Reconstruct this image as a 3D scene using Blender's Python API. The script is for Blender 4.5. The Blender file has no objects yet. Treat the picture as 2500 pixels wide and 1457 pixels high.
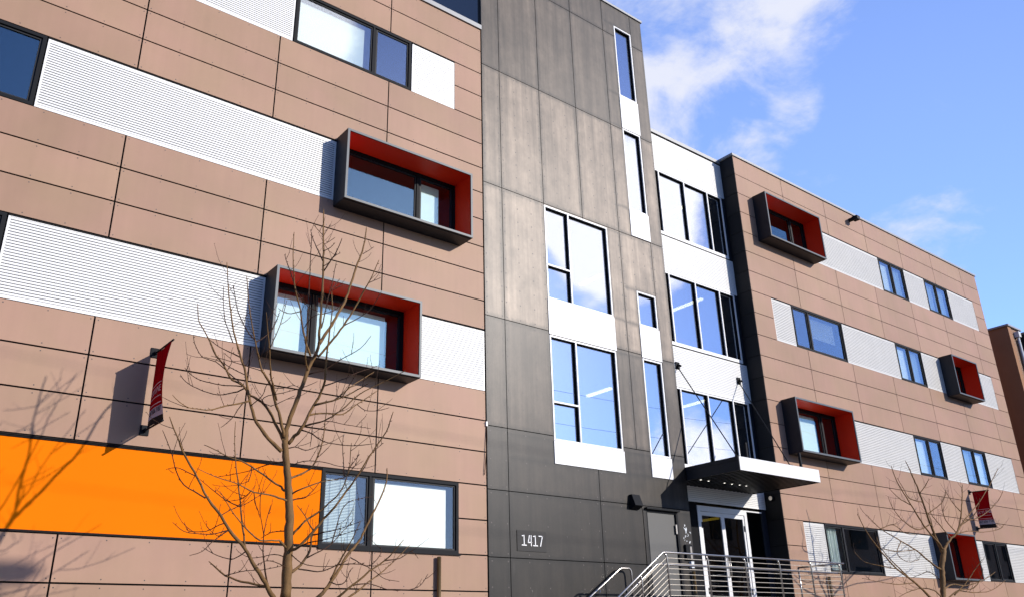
import bpy, bmesh, math, random
from mathutils import Vector, Matrix
R = random.Random(11)
SC = bpy.context.scene
COL = SC.collection

# ------------------------------------------------------------------ helpers
class MB:
    """collects faces in world metres and links them as ONE mesh object"""
    def __init__(s):
        s.v = []; s.f = []; s.m = []; s.t = []; s.smooth = []; s.e = {}
    def face(s, pts, m=0, t=1.0, sm=False):
        n = len(s.v); s.v += [tuple(p) for p in pts]
        s.f.append(tuple(range(n, n + len(pts)))); s.m.append(m); s.t.append(t); s.smooth.append(sm)
    def box(s, x0, x1, y0, y1, z0, z1, m=0, t=1.0, skip=''):
        n = len(s.v)
        s.v += [(x0,y0,z0),(x1,y0,z0),(x1,y1,z0),(x0,y1,z0),(x0,y0,z1),(x1,y0,z1),(x1,y1,z1),(x0,y1,z1)]
        for k, q in (('f',(0,1,5,4)),('r',(1,2,6,5)),('b',(2,3,7,6)),('l',(3,0,4,7)),('t',(4,5,6,7)),('u',(3,2,1,0))):
            if k in skip: continue
            s.f.append(tuple(n+i for i in q)); s.m.append(m); s.t.append(t); s.smooth.append(False)
    def stained_panel(s, x0, x1, y, z0, z1, m, t, dark):
        """front face with a ring round it so that dirt can gather along the joints"""
        i = min(.17, (x1-x0)*.33, (z1-z0)*.33); n = len(s.v)
        s.v += [(x0,y,z0),(x1,y,z0),(x1,y,z1),(x0,y,z1),(x0+i,y,z0+i),(x1-i,y,z0+i),(x1-i,y,z1-i),(x0+i,y,z1-i)]
        for k in range(4): s.e[n+k] = dark
        for q in ((4,5,6,7),(0,1,5,4),(1,2,6,5),(2,3,7,6),(3,0,4,7)):
            s.f.append(tuple(n+k for k in q)); s.m.append(m); s.t.append(t); s.smooth.append(False)
    def tube(s, pts, rad, n=8, m=0, cap=True):
        pts = [Vector(p) for p in pts]
        if not isinstance(rad, (list, tuple)): rad = [rad]*len(pts)
        d0 = (pts[1]-pts[0]).normalized()
        up = Vector((0,0,1)) if abs(d0.z) < .9 else Vector((1,0,0))
        a = d0.cross(up).normalized(); base = len(s.v); N = len(pts)
        for i, p in enumerate(pts):
            d = (pts[min(i+1,N-1)]-pts[max(i-1,0)]).normalized()
            a = (a - d*a.dot(d)).normalized(); b = d.cross(a)
            for k in range(n):
                w = 2*math.pi*k/n
                s.v.append(tuple(p + (a*math.cos(w)+b*math.sin(w))*rad[i]))
        for i in range(N-1):
            for k in range(n):
                q = (base+i*n+k, base+i*n+(k+1)%n, base+(i+1)*n+(k+1)%n, base+(i+1)*n+k)
                s.f.append(q); s.m.append(m); s.t.append(1.0); s.smooth.append(True)
        if cap:
            for i, rev in ((0, True), (N-1, False)):
                q = [base+i*n+k for k in range(n)]
                s.f.append(tuple(reversed(q)) if rev else tuple(q)); s.m.append(m); s.t.append(1.0); s.smooth.append(False)
    def disc(s, c, r, axis='y', n=6, m=0):
        pts = []
        for k in range(n):
            w = 2*math.pi*k/n; a, b = r*math.cos(w), r*math.sin(w)
            pts.append((c[0]+a, c[1], c[2]+b) if axis == 'y' else (c[0]+a, c[1]+b, c[2]) if axis == 'z' else (c[0], c[1]+a, c[2]+b))
        s.face(pts, m)
    def build(s, name, mats, parent=None, bevel=0):
        if not isinstance(mats, (list, tuple)): mats = [mats]
        off = Vector((0,0,0)); p = parent
        while p is not None: off += p.location; p = p.parent
        me = bpy.data.meshes.new(name)
        me.from_pydata([tuple(Vector(v)-off) for v in s.v], [], s.f)
        for m in mats: me.materials.append(m)
        me.polygons.foreach_set('material_index', s.m)
        me.polygons.foreach_set('use_smooth', s.smooth)
        at = me.attributes.new('tone', 'FLOAT', 'FACE'); at.data.foreach_set('value', s.t)
        ea = me.attributes.new('edge', 'FLOAT', 'POINT'); ea.data.foreach_set('value', [s.e.get(i, 1.0) for i in range(len(s.v))])
        me.update()
        o = bpy.data.objects.new(name, me); COL.objects.link(o)
        if parent is not None: o.parent = parent
        if bevel:
            b = o.modifiers.new('bevel', 'BEVEL'); b.width = bevel; b.segments = 2; b.limit_method = 'ANGLE'
        return o

def tag(o, label=None, cat=None, group=None, kind=None):
    if label: o['label'] = label
    if cat: o['category'] = cat
    if group: o['group'] = group
    if kind: o['kind'] = kind
    return o
def thing(name, label, cat, loc, group=None):
    o = bpy.data.objects.new(name, None); COL.objects.link(o); o.location = loc
    o.empty_display_size = .2
    return tag(o, label, cat, group)

# ------------------------------------------------------------------ materials
def newmat(name):
    m = bpy.data.materials.new(name); m.use_nodes = True
    nt = m.node_tree; b = nt.nodes['Principled BSDF']
    return m, nt, b
def L(nt, a, b): nt.links.new(a, b)
def paint(name, col, rough=.5, metal=0.0, spec=.5, var=.06, scale=1.5, stretch=(1,1,1), bump=0.0, bscale=60, tone=False, coat=0):
    m, nt, b = newmat(name); N = nt.nodes
    b.inputs['Roughness'].default_value = rough; b.inputs['Metallic'].default_value = metal
    b.inputs['Specular IOR Level'].default_value = spec
    if coat: b.inputs['Coat Weight'].default_value = coat; b.inputs['Coat Roughness'].default_value = .15
    tc = N.new('ShaderNodeTexCoord'); mp = N.new('ShaderNodeMapping'); mp.inputs['Scale'].default_value = stretch
    L(nt, tc.outputs['Object'], mp.inputs['Vector'])
    nz = N.new('ShaderNodeTexNoise'); nz.inputs['Scale'].default_value = scale; nz.inputs['Detail'].default_value = 5; nz.inputs['Roughness'].default_value = .6
    L(nt, mp.outputs['Vector'], nz.inputs['Vector'])
    mr = N.new('ShaderNodeMapRange'); mr.inputs['From Min'].default_value = .25; mr.inputs['From Max'].default_value = .75
    mr.inputs['To Min'].default_value = 1-var; mr.inputs['To Max'].default_value = 1+var
    L(nt, nz.outputs['Fac'], mr.inputs['Value'])
    fac = mr.outputs['Result']
    if tone:
        at = N.new('ShaderNodeAttribute'); at.attribute_name = 'tone'
        mu = N.new('ShaderNodeMath'); mu.operation = 'MULTIPLY'; L(nt, fac, mu.inputs[0]); L(nt, at.outputs['Fac'], mu.inputs[1]); fac = mu.outputs[0]
    vm = N.new('ShaderNodeVectorMath'); vm.operation = 'SCALE'; vm.inputs[0].default_value = col[:3]; L(nt, fac, vm.inputs['Scale'])
    L(nt, vm.outputs['Vector'], b.inputs['Base Color'])
    if bump:
        n2 = N.new('ShaderNodeTexNoise'); n2.inputs['Scale'].default_value = bscale; n2.inputs['Detail'].default_value = 3
        L(nt, tc.outputs['Object'], n2.inputs['Vector'])
        bp = N.new('ShaderNodeBump'); bp.inputs['Strength'].default_value = bump; bp.inputs['Distance'].default_value = .01
        L(nt, n2.outputs['Fac'], bp.inputs['Height']); L(nt, bp.outputs['Normal'], b.inputs['Normal'])
    return m
def brown_mat():
    m = paint('brown_fibre_panel', (.352,.218,.148), .5, spec=.14, var=.10, scale=.5, tone=True, bump=.03)
    nt = m.node_tree; N = nt.nodes; b = N['Principled BSDF']; src = b.inputs['Base Color'].links[0].from_socket
    tc = N.new('ShaderNodeTexCoord'); nz = N.new('ShaderNodeTexNoise'); nz.inputs['Scale'].default_value = .9; nz.inputs['Detail'].default_value = 4
    L(nt, tc.outputs['Object'], nz.inputs['Vector'])
    mp = N.new('ShaderNodeMapping'); mp.inputs['Scale'].default_value = (6,1,.35); L(nt, tc.outputs['Object'], mp.inputs['Vector'])
    n2 = N.new('ShaderNodeTexNoise'); n2.inputs['Scale'].default_value = 1.3; n2.inputs['Detail'].default_value = 5; L(nt, mp.outputs[0], n2.inputs['Vector'])
    r2 = N.new('ShaderNodeMapRange'); r2.inputs['From Min'].default_value = .3; r2.inputs['From Max'].default_value = .7; r2.inputs['To Min'].default_value = .975; r2.inputs['To Max'].default_value = 1.025; L(nt, n2.outputs['Fac'], r2.inputs['Value'])
    r = N.new('ShaderNodeMapRange'); r.inputs['From Min'].default_value = .35; r.inputs['From Max'].default_value = .65; L(nt, nz.outputs['Fac'], r.inputs['Value'])
    mx = N.new('ShaderNodeMix'); mx.data_type = 'RGBA'; mx.inputs['A'].default_value = (.98,1.0,.95,1); mx.inputs['B'].default_value = (1.04,1.0,1.03,1); L(nt, r.outputs['Result'], mx.inputs['Factor'])
    v = N.new('ShaderNodeVectorMath'); v.operation = 'MULTIPLY'; L(nt, src, v.inputs[0]); L(nt, mx.outputs['Result'], v.inputs[1])
    v2 = N.new('ShaderNodeVectorMath'); v2.operation = 'SCALE'; L(nt, v.outputs[0], v2.inputs[0]); L(nt, r2.outputs['Result'], v2.inputs['Scale'])
    L(nt, v2.outputs[0], b.inputs['Base Color']); return m
def glass(name, base, gain=1.0, tint=(.8,.88,.86), wave=.0, refl=(.93,.96,1)):
    m = bpy.data.materials.new(name); m.use_nodes = True; nt = m.node_tree; N = nt.nodes; N.clear()
    out = N.new('ShaderNodeOutputMaterial'); mix = N.new('ShaderNodeMixShader')
    tr = N.new('ShaderNodeBsdfTransparent'); tr.inputs['Color'].default_value = (*tint, 1)
    gl = N.new('ShaderNodeBsdfGlossy'); gl.inputs['Roughness'].default_value = 0.0; gl.inputs['Color'].default_value = (*refl,1)
    lw = N.new('ShaderNodeLayerWeight'); lw.inputs['Blend'].default_value = .5
    p5 = N.new('ShaderNodeMath'); p5.operation = 'POWER'; L(nt, lw.outputs['Facing'], p5.inputs[0]); p5.inputs[1].default_value = 5
    fr = N.new('ShaderNodeMath'); fr.operation = 'MULTIPLY_ADD'; L(nt, p5.outputs[0], fr.inputs[0]); fr.inputs[1].default_value = .96; fr.inputs[2].default_value = .04
    ma = N.new('ShaderNodeMath'); ma.operation = 'MULTIPLY_ADD'; ma.use_clamp = True
    L(nt, fr.outputs[0], ma.inputs[0]); ma.inputs[1].default_value = gain; ma.inputs[2].default_value = base
    L(nt, ma.outputs[0], mix.inputs['Fac']); L(nt, tr.outputs[0], mix.inputs[1]); L(nt, gl.outputs[0], mix.inputs[2])
    if wave:
        tc = N.new('ShaderNodeTexCoord'); nz = N.new('ShaderNodeTexNoise'); nz.inputs['Scale'].default_value = .9
        L(nt, tc.outputs['Object'], nz.inputs['Vector']); bp = N.new('ShaderNodeBump'); bp.inputs['Strength'].default_value = wave; bp.inputs['Distance'].default_value = .02
        L(nt, nz.outputs['Fac'], bp.inputs['Height']); L(nt, bp.outputs['Normal'], gl.inputs['Normal'])
    L(nt, mix.outputs[0], out.inputs['Surface'])
    return m
def emit(name, col, s):
    m, nt, b = newmat(name); b.inputs['Base Color'].default_value = (*col,1)
    b.inputs['Emission Color'].default_value = (*col,1); b.inputs['Emission Strength'].default_value = s
    return m

def cement_mat():
    """sealed cement board: warm grey with vertical run-off streaks and cloudy mottling"""
    m, nt, b = newmat('cement_board'); N = nt.nodes
    tc = N.new('ShaderNodeTexCoord')
    def noise(scale, st, det=5, ro=.6):
        mp = N.new('ShaderNodeMapping'); mp.inputs['Scale'].default_value = st; L(nt, tc.outputs['Object'], mp.inputs['Vector'])
        n = N.new('ShaderNodeTexNoise'); n.inputs['Scale'].default_value = scale; n.inputs['Detail'].default_value = det; n.inputs['Roughness'].default_value = ro
        L(nt, mp.outputs['Vector'], n.inputs['Vector']); return n.outputs['Fac']
    def rng(f, a, c):
        r = N.new('ShaderNodeMapRange'); r.inputs['From Min'].default_value = .28; r.inputs['From Max'].default_value = .72
        r.inputs['To Min'].default_value = a; r.inputs['To Max'].default_value = c; L(nt, f, r.inputs['Value']); return r.outputs['Result']
    def mul(a, c):
        q = N.new('ShaderNodeMath'); q.operation = 'MULTIPLY'; L(nt, a, q.inputs[0]); L(nt, c, q.inputs[1]); return q.outputs[0]
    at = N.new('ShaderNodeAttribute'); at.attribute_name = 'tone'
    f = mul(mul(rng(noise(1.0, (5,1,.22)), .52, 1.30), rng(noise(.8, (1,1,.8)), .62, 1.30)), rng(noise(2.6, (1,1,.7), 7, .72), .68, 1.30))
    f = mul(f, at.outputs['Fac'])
    ed = N.new('ShaderNodeAttribute'); ed.attribute_name = 'edge'
    e2 = N.new('ShaderNodeMath'); e2.operation = 'ADD'; L(nt, ed.outputs['Fac'], e2.inputs[0])
    e3 = N.new('ShaderNodeMath'); e3.operation = 'MULTIPLY_ADD'; L(nt, noise(3.0, (2,1,.8), 6, .65), e3.inputs[0]); e3.inputs[1].default_value = .9; e3.inputs[2].default_value = -.45
    L(nt, e3.outputs[0], e2.inputs[1])
    f = mul(f, rng(e2.outputs[0], .42, 1.10))
    vm = N.new('ShaderNodeVectorMath'); vm.operation = 'SCALE'; vm.inputs[0].default_value = (.25,.192,.140); L(nt, f, vm.inputs['Scale'])
    # chalky splash and run marks low on the wall
    sx = N.new('ShaderNodeSeparateXYZ'); L(nt, tc.outputs['Object'], sx.inputs[0])
    def ss(v, a, c):
        r = N.new('ShaderNodeMapRange'); r.interpolation_type = 'SMOOTHSTEP'; L(nt, v, r.inputs['Value']); r.inputs['From Min'].default_value = a; r.inputs['From Max'].default_value = c
        return r.outputs['Result']
    runs = mul(mul(ss(noise(1.0, (7,1,.25), 4, .6), .58, .74), ss(noise(.9, (1,1,1), 2, .5), .50, .66)), ss(sx.outputs['Z'], 3.2, 2.7))
    fleck = mul(ss(noise(13.0, (1,1,.5), 2, .5), .74, .80), ss(sx.outputs['Z'], 5.2, 3.0))
    ad = N.new('ShaderNodeMath'); ad.operation = 'ADD'; L(nt, runs, ad.inputs[0]); L(nt, fleck, ad.inputs[1])
    am = N.new('ShaderNodeMath'); am.operation = 'MULTIPLY'; am.use_clamp = True; L(nt, ad.outputs[0], am.inputs[0]); am.inputs[1].default_value = .28
    wm = N.new('ShaderNodeMix'); wm.data_type = 'RGBA'; L(nt, am.outputs[0], wm.inputs['Factor']); L(nt, vm.outputs['Vector'], wm.inputs['A']); wm.inputs['B'].default_value = (.30,.27,.24,1)
    L(nt, wm.outputs['Result'], b.inputs['Base Color'])
    b.inputs['Roughness'].default_value = .42; b.inputs['Specular IOR Level'].default_value = .27
    bp = N.new('ShaderNodeBump'); bp.inputs['Strength'].default_value = .08; bp.inputs['Distance'].default_value = .01
    L(nt, noise(40, (1,1,1)), bp.inputs['Height']); L(nt, bp.outputs['Normal'], b.inputs['Normal'])
    return m

M = dict(
    brown = brown_mat(),
    screw = paint('bronze_screw', (.05,.035,.03), .5, var=.02),
    gap = paint('dark_joint', (.012,.011,.011), .8, spec=.1, var=.02),
    cement = cement_mat(),
    white = paint('white_metal', (.72,.71,.69), .38, metal=.0, var=.03, scale=2),
    rib = paint('ribbed_white_metal', (.77,.755,.72), .4, metal=.0, spec=.35, var=.03, scale=1.0),
    orange = paint('orange_panel', (.80,.170,.0008), .7, spec=.04, var=.03, scale=1.2),
    black = paint('black_aluminium', (.008,.0085,.010), .6, spec=.12, var=.05),
    bead = paint('black_gasket', (.006,.006,.007), .7, spec=.1, var=.02),
    sash = paint('grey_sash', (.020,.020,.022), .55, spec=.18, var=.04),
    cable = paint('steel_cable', (.62,.55,.45), .4, metal=.4, var=.05),
    under = paint('dark_soffit', (.014,.013,.012), .5, spec=.3, var=.1),
    grey = paint('shaded_box_metal', (.012,.014,.019), .5, spec=.3, var=.06, scale=2),  # shade on the box sides is put into this dark colour
    groove = paint('groove_shade', (.29,.29,.295), .6, spec=.2, var=.05),  # shade under the ribs, painted as a darker colour
    softgroove = paint('pale_groove_shade', (.50,.50,.49), .6, spec=.2, var=.05),  # painted groove shade kept pale where the ribs wash out in glare
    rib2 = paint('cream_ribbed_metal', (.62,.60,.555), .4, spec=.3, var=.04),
    midgroove = paint('mid_groove_shade', (.26,.255,.245), .6, spec=.2, var=.05),  # painted groove shade for the right wing
    trim = paint('sunlit_box_trim', (.085,.095,.102), .45, spec=.3, var=.05, scale=3),  # box metal again, lightened for the sun on its front
    red = paint('red_lining', (.78,.032,.006), .45, spec=.2, var=.03, scale=1),
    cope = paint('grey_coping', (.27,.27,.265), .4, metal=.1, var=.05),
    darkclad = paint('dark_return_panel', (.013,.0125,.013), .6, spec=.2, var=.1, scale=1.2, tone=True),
    navy = paint('dark_navy_metal', (.012,.014,.022), .5, var=.06),
    steel = paint('stainless_steel', (.52,.48,.43), .30, metal=1.0, var=.05, scale=4),
    bronze = paint('bronze_tube', (.22,.14,.055), .35, metal=.8, var=.1, scale=3),
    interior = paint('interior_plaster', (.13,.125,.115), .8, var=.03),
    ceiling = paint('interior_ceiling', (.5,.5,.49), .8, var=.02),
    blind = paint('white_roller_blind', (.92,.89,.76), .7, var=.02, scale=4),
    slat = paint('pale_blind_slat', (.62,.68,.63), .5, var=.03),
    doorgrey = paint('grey_door_paint', (.066,.062,.055), .5, var=.08, scale=1.5),
    conc = paint('pale_concrete', (.17,.16,.15), .8, var=.12, scale=2, bump=.2),
    asphalt = paint('asphalt', (.05,.05,.052), .85, var=.2, scale=3, bump=.4, bscale=90),
    mark = paint('white_road_paint', (.7,.7,.68), .7, var=.1),
    brick = None,
    stucco = paint('brown_stucco', (.27,.125,.055), .8, var=.12, scale=.5, bump=.15),
    pipe = paint('pale_downpipe', (.6,.62,.63), .4, var=.04),
    bark = paint('tree_bark', (.155,.084,.030), .75, spec=.25, var=.4, scale=14, stretch=(1,1,.35), bump=.4, bscale=120),
    twig = paint('twig_bark', (.048,.022,.011), .7, spec=.2, var=.25, scale=20),
    print_ = paint('pale_print', (.55,.42,.42), .6, var=.02),
    num = paint('white_numeral', (.82,.80,.76), .5, var=.02),
    gA = glass('window_glass', .20, 1.3, (.90,.95,.95), .02),
    gE = glass('box_glass', .10, 1.0, (.91,.96,.955), .02, (.70,.93,.95)),
    gC = glass('clear_glass', .03, .9, (.97,.985,.975), .02),
    gB = glass('mirror_coated_glass', .50, 1.3, (.70,.74,.76), .012),
    gD = glass('door_glass', .05, 1.0, (.26,.28,.27), .01),
    lamp = emit('lit_tube', (1,.86,.50), 5),
    spot = emit('lit_downlight', (1,.95,.85), 4),
    amber = emit('amber_tube', (1,.62,.05), 1.6),
    pink = paint('pink_partition', (.75,.12,.16), .6, var=.05),
)
def banner_mat():
    m = bpy.data.materials.new('red_banner_fabric'); m.use_nodes = True; nt = m.node_tree; N = nt.nodes; N.clear()
    out = N.new('ShaderNodeOutputMaterial'); mix = N.new('ShaderNodeMixShader'); d = N.new('ShaderNodeBsdfDiffuse'); t = N.new('ShaderNodeBsdfTranslucent')
    d.inputs['Color'].default_value = (.22,.003,.007,1); t.inputs['Color'].default_value = (.10,.001,.002,1); mix.inputs['Fac'].default_value = .35
    L(nt, d.outputs[0], mix.inputs[1]); L(nt, t.outputs[0], mix.inputs[2]); L(nt, mix.outputs[0], out.inputs['Surface'])
    return m
M['banner'] = banner_mat()
def brick_mat():
    m, nt, b = newmat('brown_brick'); N = nt.nodes
    tc = N.new('ShaderNodeTexCoord'); sp = N.new('ShaderNodeSeparateXYZ'); L(nt, tc.outputs['Object'], sp.inputs[0])
    ad = N.new('ShaderNodeMath'); ad.operation = 'ADD'; L(nt, sp.outputs['X'], ad.inputs[0]); L(nt, sp.outputs['Y'], ad.inputs[1])
    cb = N.new('ShaderNodeCombineXYZ'); L(nt, ad.outputs[0], cb.inputs['X']); L(nt, sp.outputs['Z'], cb.inputs['Y'])
    br = N.new('ShaderNodeTexBrick'); br.inputs['Scale'].default_value = 1.0; br.inputs['Brick Width'].default_value = .22; br.inputs['Row Height'].default_value = .075
    br.inputs['Mortar Size'].default_value = .008; br.inputs['Color1'].default_value = (.26,.12,.05,1); br.inputs['Color2'].default_value = (.17,.075,.04,1); br.inputs['Mortar'].default_value = (.28,.22,.17,1)
    L(nt, cb.outputs[0], br.inputs['Vector']); L(nt, br.outputs['Color'], b.inputs['Base Color']); b.inputs['Roughness'].default_value = .85
    return m
M['brick'] = brick_mat()
CLOUD_X, CLOUD_Y = 1.7, 0.9
SKY_S, SKY_N = 1.15, 3.05
CLOUDS = [((.615,.515,.595),4,15,.52), ((.66,.40,.64),3,10,.46), ((.68,.46,.59),6,20,.24), ((.735,.415,.54),.5,4.5,.46), ((.855,.345,.39),.5,6,.40), ((.785,.425,.45),.5,4,.40), ((.655,-.61,.46),2,8,.9), ((.76,-.62,.17),1,6,.45), ((.255,-.73,.635),1,8.5,.72), ((.05,.8,.6),10,50,.25), ((-.7,-.4,.5),10,45,.15)]
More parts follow.
